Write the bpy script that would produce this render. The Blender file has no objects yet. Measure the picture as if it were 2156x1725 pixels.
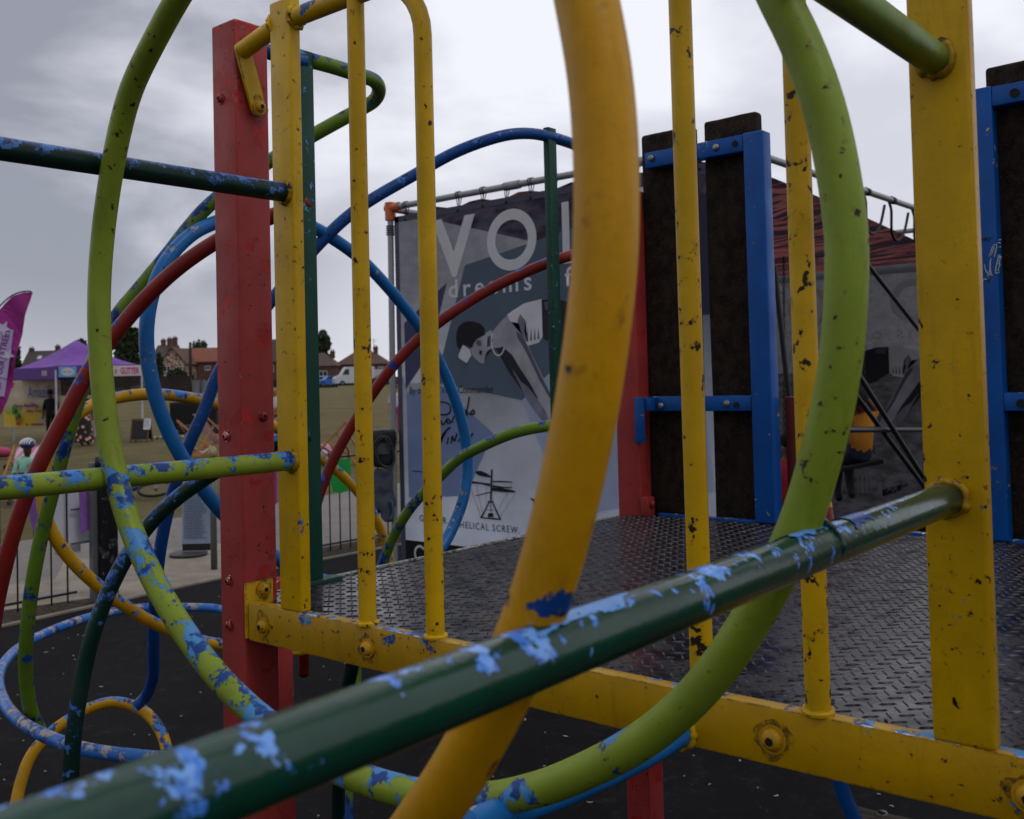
import bpy, bmesh, math, random
from mathutils import Vector, Matrix, noise
random.seed(7)
SC = bpy.context.scene
COL = SC.collection
# ------------------------------------------------------------------ camera
PXW, FPX, PPX, PPY = 2156.0, 2137.0, 1078.0, 739.0
_az, _pt, _rl = math.radians(39.8), math.radians(1.67), math.radians(1.45)
CAM = Vector((1.847, -1.415, 1.5))
FW = Vector((-math.sin(_az)*math.cos(_pt), math.cos(_az)*math.cos(_pt), math.sin(_pt)))
_r0 = Vector((math.cos(_az), math.sin(_az), 0)); _u0 = _r0.cross(FW)
RT = math.cos(_rl)*_r0 - math.sin(_rl)*_u0
UP = math.sin(_rl)*_r0 + math.cos(_rl)*_u0
cd = bpy.data.cameras.new('camera'); cam = bpy.data.objects.new('camera', cd); COL.objects.link(cam)
M = Matrix((( RT.x, UP.x, -FW.x, CAM.x), (RT.y, UP.y, -FW.y, CAM.y), (RT.z, UP.z, -FW.z, CAM.z), (0,0,0,1)))
cam.matrix_world = M
cd.sensor_fit = 'HORIZONTAL'; cd.sensor_width = 36; cd.lens = 36*FPX/PXW
cd.shift_y = -(862.5-PPY)/PXW
cd.clip_start = 0.02; cd.clip_end = 2000
cd.dof.use_dof = True; cd.dof.focus_distance = 2.1; cd.dof.aperture_fstop = 9.0
SC.camera = cam
# ------------------------------------------------------------------ world: overcast sky with soft cloud
w = bpy.data.worlds.new('World'); SC.world = w; w.use_nodes = True
nt = w.node_tree; nt.nodes.clear()
def wn(t): return nt.nodes.new(t)
out = wn('ShaderNodeOutputWorld'); bg = wn('ShaderNodeBackground'); bg2 = wn('ShaderNodeBackground'); add = wn('ShaderNodeAddShader')
sky = wn('ShaderNodeTexSky'); sky.sky_type = 'NISHITA'; sky.sun_disc = False
sky.sun_elevation = math.radians(55); sky.sun_rotation = math.radians(60)
bg2.inputs[1].default_value = 0.006
nt.links.new(sky.outputs[0], bg2.inputs[0])
tc = wn('ShaderNodeTexCoord'); mp = wn('ShaderNodeMapping'); mp.inputs['Scale'].default_value = (1, 1, 2.6)
mp.inputs['Location'].default_value = (3.1, 0.4, 0.0)
n1 = wn('ShaderNodeTexNoise'); n1.inputs['Scale'].default_value = 2.1; n1.inputs['Detail'].default_value = 7; n1.inputs['Roughness'].default_value = .52; n1.inputs['Distortion'].default_value = .3
nt.links.new(tc.outputs['Generated'], mp.inputs[0]); nt.links.new(mp.outputs[0], n1.inputs['Vector'])
def vdot(v):
    d = wn('ShaderNodeVectorMath'); d.operation = 'DOT_PRODUCT'; d.inputs[1].default_value = v
    nt.links.new(tc.outputs['Generated'], d.inputs[0]); return d.outputs['Value']
def mrange(s, a, b, c, d):
    m = wn('ShaderNodeMapRange'); m.interpolation_type = 'SMOOTHSTEP'
    for i, v in enumerate((a, b, c, d)): m.inputs[i+1].default_value = v
    nt.links.new(s, m.inputs[0]); return m.outputs[0]
def math2(op, a, b):
    m = wn('ShaderNodeMath'); m.operation = op
    for i, v in enumerate((a, b)):
        if isinstance(v, (int, float)): m.inputs[i].default_value = v
        else: nt.links.new(v, m.inputs[i])
    return m.outputs[0]
def ray(x, y): return FW + RT*((x-PPX)/FPX) - UP*((y-PPY)/FPX)
dk = ray(150, 150).normalized()
blob = mrange(vdot(dk), .935, .996, 0, 1)
cl = mrange(n1.outputs['Fac'], .36, .63, 0, 1)
f = math2('ADD', math2('MULTIPLY', cl, .66), math2('MULTIPLY', math2('SUBTRACT', 1.0, blob), .5))
cr = wn('ShaderNodeValToRGB'); cr.color_ramp.elements[0].position = .05; cr.color_ramp.elements[0].color = (.33, .345, .41, 1)
cr.color_ramp.elements[1].position = .95; cr.color_ramp.elements[1].color = (.96, .97, 1.05, 1)
e = cr.color_ramp.elements.new(.5); e.color = (.70, .71, .79, 1)
nt.links.new(f, cr.inputs[0]); nt.links.new(cr.outputs[0], bg.inputs[0])
front = vdot(Vector((FW.x, FW.y, 0)).normalized())   # unseen sky behind the viewer dimmed so camera-facing surfaces get less light
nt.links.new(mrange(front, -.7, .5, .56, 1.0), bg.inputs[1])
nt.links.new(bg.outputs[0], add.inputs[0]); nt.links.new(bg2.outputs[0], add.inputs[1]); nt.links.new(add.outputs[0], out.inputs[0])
# ------------------------------------------------------------------ sun behind the cloud
sd = bpy.data.lights.new('sun', 'SUN'); sd.energy = .8; sd.angle = math.radians(22); sd.color = (1, .97, .92)
so = bpy.data.objects.new('sun', sd); COL.objects.link(so)
sdir = Vector((.62, -.1, .8)).normalized(); so.rotation_euler = sdir.to_track_quat('Z', 'Y').to_euler(); so.location = (4, -3, 12)
SC.view_settings.view_transform = 'Standard'; SC.view_settings.look = 'None'; SC.view_settings.gamma = 1; SC.view_settings.exposure = -0.1
SC.render.engine = 'CYCLES'

# ------------------------------------------------------------------ helpers
def on(x, y, ax, val):
    d = ray(x, y); return CAM + d*((val-CAM[ax])/d[ax])
def X_(x, y, v): return on(x, y, 0, v)
def Y_(x, y, v): return on(x, y, 1, v)
def Z_(x, y, v): return on(x, y, 2, v)
def at(x, y, dep): return CAM + ray(x, y)*dep
def depth(p): return (Vector(p)-CAM).dot(FW)
GZ = -.3
def gh(x, y):
    d = (Vector((x, y, 1.5))-CAM).dot(Vector((FW.x, FW.y, 0)).normalized())
    return min(GZ+max(0, d-18)*.0138, 1.36)
RH = Vector((RT.x, RT.y, 0)).normalized(); FH = Vector((FW.x, FW.y, 0)).normalized()
def spot(x, dep, y=820):
    p = at(x, y, dep); return Vector((p.x, p.y, gh(p.x, p.y)))
def L(h):
    h = h.lstrip('#'); r = []
    for i in (0, 2, 4):
        c = int(h[i:i+2], 16)/255; r.append(c/12.92 if c <= .04045 else ((c+.055)/1.055)**2.4)
    return (*r, 1)
def wloc(o):
    v = Vector((0, 0, 0))
    while o: v += o.location; o = o.parent
    return v
def tag(o, label=None, cat=None, group=None, kind=None):
    if label: o['label'] = label
    if cat: o['category'] = cat
    if group: o['group'] = group
    if kind: o['kind'] = kind
    return o
def thing(name, label, cat, loc=(0,0,0), group=None):
    o = bpy.data.objects.new(name, None); COL.objects.link(o); o.location = loc; o.empty_display_size = .1
    return tag(o, label, cat, group)
def obj(name, bm, mat, parent=None, label=None, smooth=False, loc=None):
    off = wloc(parent) if parent else Vector(loc or (0,0,0))
    bmesh.ops.translate(bm, vec=-off, verts=bm.verts)
    me = bpy.data.meshes.new(name); bm.to_mesh(me); bm.free()
    for m in (mat if isinstance(mat, (list, tuple)) else [mat]): me.materials.append(m)
    if smooth:
        me.polygons.foreach_set('use_smooth', [True]*len(me.polygons))
        if smooth != 'all':
            try: me.set_sharp_from_angle(angle=math.radians(40))
            except Exception: pass
    o = bpy.data.objects.new(name, me); COL.objects.link(o)
    if parent: o.parent = parent
    else: o.location = off
    if label: o['label'] = label
    return o
def BM(): return bmesh.new()
def box(bm, a, b, bev=0, seg=2, mi=0):
    (x0, y0, z0), (x1, y1, z1) = a, b
    return hexa(bm, [(x0,y0,z0),(x1,y0,z0),(x1,y1,z0),(x0,y1,z0),(x0,y0,z1),(x1,y0,z1),(x1,y1,z1),(x0,y1,z1)], bev, seg, mi)
def hexa(bm, P, bev=0, seg=2, mi=0):
    vs = [bm.verts.new(p) for p in P]; fs = []
    for q in ((0,3,2,1),(4,5,6,7),(0,1,5,4),(1,2,6,5),(2,3,7,6),(3,0,4,7)):
        f = bm.faces.new([vs[i] for i in q]); f.material_index = mi; fs.append(f)
    bmesh.ops.recalc_face_normals(bm, faces=fs)
    if bev:
        es = list({e for f in fs for e in f.edges})
        bmesh.ops.bevel(bm, geom=es, offset=bev, segments=seg, affect='EDGES', profile=.5)
def obox(bm, o, ex, ey, ez, bev=0, mi=0):
    o, ex, ey, ez = map(Vector, (o, ex, ey, ez))
    hexa(bm, [o, o+ex, o+ex+ey, o+ey, o+ez, o+ex+ez, o+ex+ey+ez, o+ey+ez], bev, 2, mi)
def crom(P, n=8, closed=False):
    P = [Vector(p) for p in P]; out = []; N = len(P)
    rng = range(N if closed else N-1)
    for i in rng:
        if closed: a, b, c, d = P[(i-1)%N], P[i], P[(i+1)%N], P[(i+2)%N]
        else: a, b, c, d = P[max(i-1,0)], P[i], P[i+1], P[min(i+2,N-1)]
        for k in range(n):
            t = k/n
            out.append(.5*((2*b)+(c-a)*t+(2*a-5*b+4*c-d)*t*t+(3*b-a-3*c+d)*t**3))
    if not closed: out.append(P[-1])
    return out
def smoothpath(P, it=3, closed=False):
    P = [Vector(p) for p in P]
    for _ in range(it):
        Q = P[:]
        for i in range(len(P)):
            if closed: Q[i] = (P[i-1]+2*P[i]+P[(i+1)%len(P)])/4
            elif 0 < i < len(P)-1: Q[i] = (P[i-1]+2*P[i]+P[i+1])/4
        P = Q
    return P
def tube(bm, P, r, seg=16, closed=False, caps=True, mi=0):
    P = [Vector(p) for p in P]; N = len(P)
    rr = r if isinstance(r, (list, tuple)) else [r]*N
    T = []
    for i in range(N):
        a, b = (P[i-1], P[(i+1)%N]) if closed else (P[max(i-1,0)], P[min(i+1,N-1)])
        T.append((b-a).normalized())
    n = T[0].orthogonal().normalized(); rings = []
    for i in range(N):
        n = (n-T[i]*n.dot(T[i])).normalized(); b = T[i].cross(n)
        rings.append([bm.verts.new(P[i]+rr[i]*(math.cos(2*math.pi*k/seg)*n+math.sin(2*math.pi*k/seg)*b)) for k in range(seg)])
    sh = 0
    if closed:
        a0 = (rings[0][0].co-P[0]).normalized(); last = rings[-1]
        sh = min(range(seg), key=lambda k: -((last[k].co-P[-1]).normalized().dot(a0)))
    for i in range(N-1):
        for k in range(seg):
            f = bm.faces.new((rings[i][k], rings[i][(k+1)%seg], rings[i+1][(k+1)%seg], rings[i+1][k])); f.material_index = mi; f.smooth = True
    if closed:
        for k in range(seg):
            f = bm.faces.new((rings[-1][(k+sh)%seg], rings[-1][(k+1+sh)%seg], rings[0][(k+1)%seg], rings[0][k])); f.material_index = mi
    elif caps:
        f = bm.faces.new(rings[0][::-1]); f.material_index = mi; f = bm.faces.new(rings[-1]); f.material_index = mi
def cyl(bm, a, b, r, seg=16, r2=None, mi=0): tube(bm, [a, b], [r, r if r2 is None else r2], seg, mi=mi)
def ball(bm, c, r, s=(1,1,1), sub=2, rot=None, mi=0):
    R = bmesh.ops.create_icosphere(bm, subdivisions=sub, radius=r)
    m = Matrix.Diagonal((*s, 1))
    if rot: m = rot.to_4x4() @ m
    bmesh.ops.transform(bm, matrix=Matrix.Translation(Vector(c)) @ m, verts=R['verts'])
    for v in R['verts']:
        for f in v.link_faces: f.material_index = mi; f.smooth = True
def poly(bm, P, mi=0):
    f = bm.faces.new([bm.verts.new(p) for p in P]); f.material_index = mi; return f
def slab(bm, P, nvec, mi=0):
    """thin extruded polygon"""
    n = Vector(nvec); a = [bm.verts.new(Vector(p)) for p in P]; b = [bm.verts.new(Vector(p)+n) for p in P]; N = len(P)
    fs = [bm.faces.new(a), bm.faces.new(b[::-1])]
    for i in range(N): fs.append(bm.faces.new((a[i], b[i], b[(i+1)%N], a[(i+1)%N])))
    for f in fs: f.material_index = mi
    bmesh.ops.recalc_face_normals(bm, faces=fs)
# ------------------------------------------------------------------ materials
class NT:
    def __init__(s, name):
        s.m = bpy.data.materials.new(name); s.m.use_nodes = True; s.t = s.m.node_tree
        s.b = s.t.nodes['Principled BSDF']; s.o = s.t.nodes['Material Output']
        s.tc = s.t.nodes.new('ShaderNodeTexCoord').outputs['Object']
    def n(s, t): return s.t.nodes.new('ShaderNode'+t)
    def l(s, a, b): s.t.links.new(a, b)
    def noise(s, sc, det=3, rough=.5, dist=0, off=(0,0,0), scl=(1,1,1)):
        m = s.n('Mapping'); m.inputs['Location'].default_value = off; m.inputs['Scale'].default_value = scl; s.l(s.tc, m.inputs[0])
        q = s.n('TexNoise'); q.inputs['Scale'].default_value = sc; q.inputs['Detail'].default_value = det
        q.inputs['Roughness'].default_value = rough; q.inputs['Distortion'].default_value = dist; s.l(m.outputs[0], q.inputs['Vector']); return q.outputs['Fac']
    def rng(s, v, a, b, c=0, d=1):
        m = s.n('MapRange'); m.inputs[1].default_value = a; m.inputs[2].default_value = b; m.inputs[3].default_value = c; m.inputs[4].default_value = d
        s.l(v, m.inputs[0]); return m.outputs[0]
    def ma(s, op, a, b):
        m = s.n('Math'); m.operation = op
        for i, v in enumerate((a, b)):
            if isinstance(v, (int, float)): m.inputs[i].default_value = v
            else: s.l(v, m.inputs[i])
        return m.outputs[0]
    def mix(s, f, a, b, bl='MIX'):
        m = s.n('MixRGB'); m.blend_type = bl
        for i, v in enumerate((f, a, b)):
            if isinstance(v, (int, float)): m.inputs[i].default_value = v
            elif isinstance(v, tuple): m.inputs[i].default_value = v
            else: s.l(v, m.inputs[i])
        return m.outputs[0]
    def bump(s, h, st=.3, dist=.002, prev=None):
        b = s.n('Bump'); b.inputs['Strength'].default_value = st; b.inputs['Distance'].default_value = dist; s.l(h, b.inputs['Height'])
        if prev: s.l(prev, b.inputs['Normal'])
        return b.outputs[0]
    def col(s, c):
        if isinstance(c, tuple): s.b.inputs['Base Color'].default_value = c
        else: s.l(c, s.b.inputs['Base Color'])
    def fin(s, rough=.5, nrm=None, metal=0, spec=.5):
        if isinstance(rough, (int, float)): s.b.inputs['Roughness'].default_value = rough
        else: s.l(rough, s.b.inputs['Roughness'])
        s.b.inputs['Metallic'].default_value = metal; s.b.inputs['Specular IOR Level'].default_value = spec
        if nrm: s.l(nrm, s.b.inputs['Normal'])
        return s.m
RUST = L('#241512')
BLU_A, BLU_B = L('#4682b8'), L('#103a7c')
def paint(name, base, under=None, cov=.0, sc=14, low=1.3, rust=.0, rough=.38, seed=0, zw=None, grime=.35, speck=60, streak=False, xw=None, zb=None, top=.07, spec=.24, edge=None):
    """old gloss paint: under = colours of an older coat showing in chips; cov = share chipped; zw=(z_hi,z_lo) more chips towards z_lo"""
    q = NT(name); of = (seed*3.7, seed*1.9, seed*5.3)
    mot = q.noise(7, 4, .6, off=of)
    dark = tuple(c*.72 for c in base[:3])+(1,)
    c = q.mix(q.rng(mot, .35, .7), base, dark)
    fine = q.noise(220, 2, .6, off=of); c = q.mix(q.ma('MULTIPLY', q.rng(fine, .55, .75), grime*.5), c, tuple(v*.45 for v in base[:3])+(1,))
    # grime in streaks
    st = q.noise(40, 5, .7, off=of, scl=(1, 1, .12)); c = q.mix(q.ma('MULTIPLY', q.rng(st, .56, .78), grime), c, tuple(v*.35+.004 for v in base[:3])+(1,))
    h = q.noise(90, 3, .6, off=of); nb = q.bump(h, .2, .002); nb = q.bump(q.noise(22, 4, .6, off=of, scl=(1, 1, .35)), .22, .003, nb)
    cn = q.noise(34, 6, .75, dist=2.2, off=of); c = q.mix(q.ma('MULTIPLY', q.rng(cn, .66, .72), grime), c, tuple(v*.5 for v in base[:3])+(1,))
    pale = q.noise(3.1, 4, .6, off=(of[1], of[2], 4)); c = q.mix(q.ma('MULTIPLY', q.rng(pale, .52, .72), .22), c, tuple(min(1, v*1.25+.03) for v in base[:3])+(1,))
    lf = q.noise(low*2.3, 2, .5, off=of)
    mask = None
    if under and cov > 0:
        ch = q.noise(sc*1.35, 9, .66, dist=.2, off=(of[1]+4, of[2], of[0]))
        thr = .70-.32*cov
        v = q.ma('ADD', ch, q.ma('MULTIPLY', q.ma('SUBTRACT', lf, .5), .35))
        if zw:
            sp = q.n('SeparateXYZ'); q.l(q.tc, sp.inputs[0])
            v = q.ma('ADD', v, q.rng(sp.outputs[2], zw[0], zw[1], -.22, .07))
        if xw:
            sp = q.n('SeparateXYZ'); q.l(q.tc, sp.inputs[0])
            v = q.ma('ADD', v, q.rng(sp.outputs[0], xw[0], xw[1], -.12, .05))
        ge = q.n('NewGeometry'); sn = q.n('SeparateXYZ'); q.l(ge.outputs['Normal'], sn.inputs[0]); v = q.ma('ADD', v, q.ma('MULTIPLY', sn.outputs[2], top))
        if zb:
            sp = q.n('SeparateXYZ'); q.l(q.tc, sp.inputs[0]); dd = q.ma('ABSOLUTE', q.ma('SUBTRACT', sp.outputs[2], zb[0]), 0)
            v = q.ma('ADD', v, q.rng(dd, 0, zb[1], zb[2] if len(zb) > 2 else .16, 0))
        v = q.ma('ADD', v, q.ma('MULTIPLY', q.ma('SUBTRACT', q.noise(sc*7, 4, .6, off=of), .5), .12))
        mask = q.rng(v, thr, thr+.006)
        u2 = q.noise(sc*2.2, 5, .6, off=(of[2], of[0], of[1]))
        uc = q.mix(q.rng(u2, .48, .53), under[0], under[1])
        if True:
            u3 = q.noise(sc*3, 5, .6, off=(of[2]+9, of[0], of[1])); uc = q.mix(q.rng(u3, .64, .66), uc, under[2] if len(under) > 2 else L('#5c5450'))
        c = q.mix(mask, c, uc)
        edge = q.rng(v, thr-.012, thr-.002); ed = q.ma('MULTIPLY', q.ma('SUBTRACT', edge, mask), .45)
        c = q.mix(ed, c, tuple(v*.3 for v in base[:3])+(1,))
        nb = q.bump(mask, -.5, .0012, nb) if False else q.bump(q.ma('SUBTRACT', 1.0, mask), .55, .0012, nb)
    if edge:
        bv = q.n('Bevel'); bv.samples = 4; bv.inputs['Radius'].default_value = .007; g2_ = q.n('NewGeometry'); vd = q.n('VectorMath'); vd.operation = 'DOT_PRODUCT'; q.l(bv.outputs[0], vd.inputs[0]); q.l(g2_.outputs['Normal'], vd.inputs[1])
        em = q.rng(vd.outputs['Value'], .985, .90); en = q.ma('MULTIPLY', em, q.rng(q.noise(30, 6, .7, off=of), .47, .56)); c = q.mix(en, c, edge)
    if rust > 0:
        rn = q.noise(speck, 3, .55, dist=.2, off=(of[0]+11, of[1], of[2]))
        v = q.ma('ADD', rn, q.ma('MULTIPLY', q.ma('SUBTRACT', lf, .5), .25))
        th = .76-.2*rust
        m2 = q.rng(v, th, th+.02); c = q.mix(q.rng(v, th-.05, th+.01, 0, .45), c, L('#5a2f12')); c = q.mix(m2, c, RUST)
        nb = q.bump(q.ma('SUBTRACT', 1.0, m2), .4, .001, nb)
        if streak:
            rn2 = q.noise(26, 5, .6, dist=.3, off=(of[0]+31, of[1], of[2]), scl=(1, 1, .28))
            m3 = q.rng(rn2, .755, .765); c = q.mix(m3, c, L('#2b1d1c')); nb = q.bump(q.ma('SUBTRACT', 1.0, m3), .6, .0015, nb)
    q.col(c)
    rr = q.rng(mot, .3, .7, rough-.06, rough+.12)
    return q.fin(rr, nb, 0, spec)
def flat(name, c, rough=.6, var=.25, sc=8, bump=0, metal=0, scl=(1,1,1), spec=.4):
    q = NT(name); n = q.noise(sc, 4, .6, scl=scl)
    q.col(q.mix(q.rng(n, .3, .7), c, tuple(v*(1-var) for v in c[:3])+(1,)))
    nb = q.bump(q.noise(sc*6, 3, .6, scl=scl), bump, .01) if bump else None
    return q.fin(rough, nb, metal, spec)
YEL = L('#c69c00'); LIME = L('#7c9028'); DGR = L('#0c392b'); BLUE = L('#1a5cae'); RED = L('#9c2620')
M_yel = paint('yellow_paint', YEL, (BLU_A, BLU_B), .02, 12, rust=.42, seed=1, streak=True, grime=.5, edge=L('#6a5012'))
M_yelbar = paint('yellow_bar_paint', YEL, None, rust=.55, seed=2, streak=True, grime=.35, speck=45)
M_yelhoop = paint('yellow_hoop_paint', L('#c18c04'), (BLU_B, RUST), .005, 16, rust=.3, seed=23, grime=.55, speck=25, rough=.42, zb=(1.352, .026, .30), zw=(1.46, 1.10))
M_lime = paint('lime_paint', LIME, (BLU_A, BLU_B), .33, 11, rust=.35, seed=5, zw=(1.6, 1.12), xw=(.8, -.35), zb=(1.335, .07), grime=.55, rough=.4)
M_limebar = paint('lime_bar_paint', LIME, (L('#3b7cc4'), BLU_B), .55, 15, rust=.2, seed=6)
M_limebar2 = paint('lime_bar_paint_clean', L('#6d8a2c'), (BLU_A, BLU_B), .12, 15, rust=.2, seed=9)
M_dgr = paint('dark_green_paint', DGR, (L('#3f78cf'), L('#6a9be0'), L('#4c3a36')), +.19, 27, low=4, seed=8, rough=.2, grime=.3, spec=.45)
M_dgrblue = paint('dark_green_blue_paint', L('#0c2c26'), (L('#3a68a8'), L('#16386e')), .42, 24, top=.16, seed=10, rough=.32)
M_dgpost = paint('dark_green_post_paint', L('#123f33'), (BLU_A, L('#2f7fa0')), .12, 30, seed=11, rough=.5)
M_blue = paint('blue_hoop_paint', L('#1b69ae'), (L('#0f3a80'), L('#8a8a90')), .22, 20, seed=12, rough=.35)
M_bluedk = paint('blue_arch_paint', L('#0f4488'), (L('#3a70b8'), L('#0a2348')), .35, 22, seed=13, rough=.35)
M_limeblue = paint('lime_blue_paint', L('#5e7d22'), (L('#1a4a94'), L('#0d2c66')), .5, 12, seed=14, rust=.2)
M_redt = paint('red_tube_paint', L('#7c221c'), (L('#232c78'), L('#3a4f9a')), .22, 11, seed=15, rust=.1)
M_yelblue = paint('yellow_blue_paint', L('#c4920f'), (L('#3f77bd'), L('#1a3a72'), L('#6a6460')), .34, 16, top=.14, seed=16, rust=.2)
M_red = paint('red_post_paint', L('#983230'), (L('#a3201a'), L('#8e1c18')), .32, 9, low=1.0, rust=.3, seed=17, rough=.5, grime=.5, edge=L('#5e1c1a'))
M_blup = paint('blue_panel_paint', L('#024e9c'), (L('#b09a88'), L('#6a6560')), .12, 22, low=3, rust=.15, seed=18, rough=.4, edge=L('#7a97a8'))
M_worn = paint('worn_lip_paint', L('#8d8f8c'), (L('#27463c'), L('#3c3a38')), .5, 18, seed=19, rough=.45)
M_bolt = flat('bolt_steel', L('#8a8a88'), .35, .4, 60, .1, .8)
M_weld = paint('grimy_weld', L('#a07c08'), (L('#4a3c14'), L('#2a1e12')), .35, 40, rust=.5, seed=70, grime=.9, speck=70)
M_hole = flat('bolt_socket', L('#0d0a09'), .8)
M_yb = paint('yellow_bolt_paint', L('#b98b14'), None, rust=.35, seed=21, speck=120, grime=.7)
# tread plate
q = NT('wet_tread_plate'); a = q.noise(3.2, 5, .6); b = q.noise(14, 5, .65)
c = q.mix(q.rng(a, .4, .62), L('#1a181f'), L('#2a272f')); c = q.mix(q.ma('MULTIPLY', q.rng(b, .5, .66), .8), c, L('#151011'))
c = q.mix(q.ma('MULTIPLY', q.rng(q.noise(5, 4, .6, off=(5, 3, 0)), .6, .72), .6), c, L('#4a2a22'))
q.col(c); c = q.mix(q.ma('MULTIPLY', q.rng(q.noise(2.2, 6, .7, off=(2, 9, 0)), .52, .68), .7), c, L('#2c221e')); q.col(c); M_plate = q.fin(q.rng(b, .35, .65, .12, .42), q.bump(q.noise(60, 4, .6), .25, .002), .35, .6)
q = NT('worn_tread_lozenge'); b = q.noise(40, 4, .6); q.col(q.mix(q.rng(b, .4, .6), L('#454248'), L('#201e22'))); M_loz = q.fin(.33, None, .6, .6)
q = NT('rubber_slab'); a = q.noise(28, 6, .7, scl=(1, 1, .8)); fb = q.noise(160, 4, .8, dist=1.5)
c = q.mix(q.rng(a, .4, .65), L('#120e0c'), L('#30261e')); c = q.mix(q.ma('MULTIPLY', q.rng(fb, .56, .68), .8), c, L('#6a5238')); q.col(c)
M_slab = q.fin(.95, q.bump(fb, .9, .004, q.bump(a, .5, .01)), 0, .2)
q = NT('black_safety_rubber'); a = q.noise(240, 3, .8); b = q.noise(1.6, 5, .6)
c = q.mix(q.rng(b, .35, .7), L('#0d0d0f'), L('#171619')); c = q.mix(q.rng(a, .68, .72), c, L('#3a393e')); c = q.mix(q.ma('MULTIPLY', q.rng(q.noise(9, 6, .75), .55, .75), .5), c, L('#3e3b3c')); c = q.mix(q.rng(q.noise(75, 2, .5), .72, .75), c, L('#55524e')); q.col(c)
M_rubber = q.fin(.92, q.bump(a, 1, .008, q.bump(q.noise(90, 3, .7), .8, .008)), 0, .12)
q = NT('dry_grass'); a = q.noise(.5, 7, .68); b = q.noise(6, 5, .75, scl=(1, 1, 1)); e2 = q.noise(60, 3, .8)
c = q.mix(q.rng(a, .35, .65), L('#6e6446'), L('#4c4a28')); c = q.mix(q.ma('MULTIPLY', q.rng(b, .45, .7), .6), c, L('#463f28')); c = q.mix(q.ma('MULTIPLY', q.rng(e2, .45, .7), .6), c, L('#8a7a5a')); q.col(c)
M_grass = q.fin(.95, q.bump(e2, 1, .03), 0, .1)
q = NT('old_asphalt'); a = q.noise(1.1, 6, .7); b = q.noise(110, 3, .8)
c = q.mix(q.rng(a, .35, .65), L('#625d5b'), L('#746e69')); c = q.mix(q.rng(b, .5, .75), c, L('#8d8782')); c = q.mix(q.ma('MULTIPLY', q.rng(q.noise(7, 6, .7), .6, .62), .5), c, L('#3f3b36')); q.col(c)
M_asph = q.fin(.85, q.bump(b, .6, .006), 0, .3)
q = NT('gritty_concrete'); a = q.noise(2.5, 7, .7); b = q.noise(90, 3, .8)
c = q.mix(q.rng(a, .4, .6), L('#8d8478'), L('#766d63')); c = q.mix(q.rng(b, .62, .7), c, L('#4b453e')); q.col(c); M_conc = q.fin(.9, q.bump(b, .5, .005), 0, .2)
q = NT('gritty_soil'); a = q.noise(12, 6, .8); b = q.noise(60, 4, .8); c = q.mix(q.rng(a, .4, .6), L('#4f463d'), L('#2e2b24')); c = q.mix(q.rng(b, .6, .66), c, L('#8e867a')); c = q.mix(q.rng(q.noise(5, 5, .7, off=(3, 1, 2)), .66, .7), c, L('#4a5a26')); q.col(c); M_soil = q.fin(.95, q.bump(b, 1, .02), 0, .1)

# ------------------------------------------------------------------ ground (structure)
bm = BM(); gx = [-90+ i*6 for i in range(31)]
def gridp(s, d): p = CAM + RH*s + FH*d; return Vector((p.x, p.y, gh(p.x, p.y)))
ds = [-20, 0, 10, 18, 20, 25, 30, 36, 40, 45, 50, 60, 70, 80, 90, 100, 110, 120, 130, 138, 150, 200, 300, 600, 900]
ss = [-900, -400, -200, -150, -100, -70, -50, -30, -15, 0, 15, 30, 50, 70, 100, 150, 200, 400, 900]
V = [[bm.verts.new(gridp(s, d)-Vector((0,0,.03 if d < 19 else 0))) for s in ss] for d in ds]
for i in range(len(ds)-1):
    for j in range(len(ss)-1): bm.faces.new((V[i][j], V[i][j+1], V[i+1][j+1], V[i+1][j]))
tag(obj('grass_field', bm, M_grass), kind='structure')
def g12(p): return (CAM.x+1.2*(p[0]-CAM.x), CAM.y+1.2*(p[1]-CAM.y))
def sheet(name, pts, z, mat):
    bm = BM(); poly(bm, [(*g12(p), GZ+z) for p in pts]); return tag(obj(name, bm, mat), kind='structure')
sheet('path', [(-8.4, -12), (-8.72, 3.55), (-9.1, 7.5), (-9.4, 9.5), (-5, 9.5), (-5, 3.2), (-4.85, -12)], -.014, M_asph)
sheet('concrete_pad', [(-5.5,1.3),(-6.0,1.6),(-6.5,1.9),(-6.25,2.5),(-7.1,3.0),(-7.0,3.6),(-6.6,4.6),(-5.9,4.4),(-5.1,4.1),(-5.0,2.4),(-4.93,1.4)], -.009, M_conc)
sheet('soil_verge', [(-5.5,-12),(-5.5,1.5),(-5.3,2.3),(-5.05,2.35),(-4.85,1.2),(-4.7,-12)], -.005, M_soil)
sheet('soil_strip', [(-5.6,4.25),(-5.6,9.4),(-5.0,9.4),(-5.0,4.25)], -.005, M_soil)
sheet('rubber_surface', [(-4.72,-12),(-4.88,1.48),(-5.06,3.2),(-5.02,4.3),(-5.0,9.3),(20,9.3),(20,-12)], 0, M_rubber)
bm = BM()
kp = [(-4.6,-12),(-4.86,0),(-4.88,1.48),(-5.06,3.2),(-5.02,4.3),(-5.0,9.3)]
for (a, b) in zip(kp, kp[1:]):
    a = Vector((*g12(a), GZ)); b = Vector((*g12(b), GZ)); t = (b-a).normalized(); n = Vector((-t.y, t.x, 0))
    obox(bm, a+Vector((0,0,-.06))+n*.001, b-a, n*.05, (0,0,.078), .004)
tag(obj('kerb', bm, M_conc), kind='structure')
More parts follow.
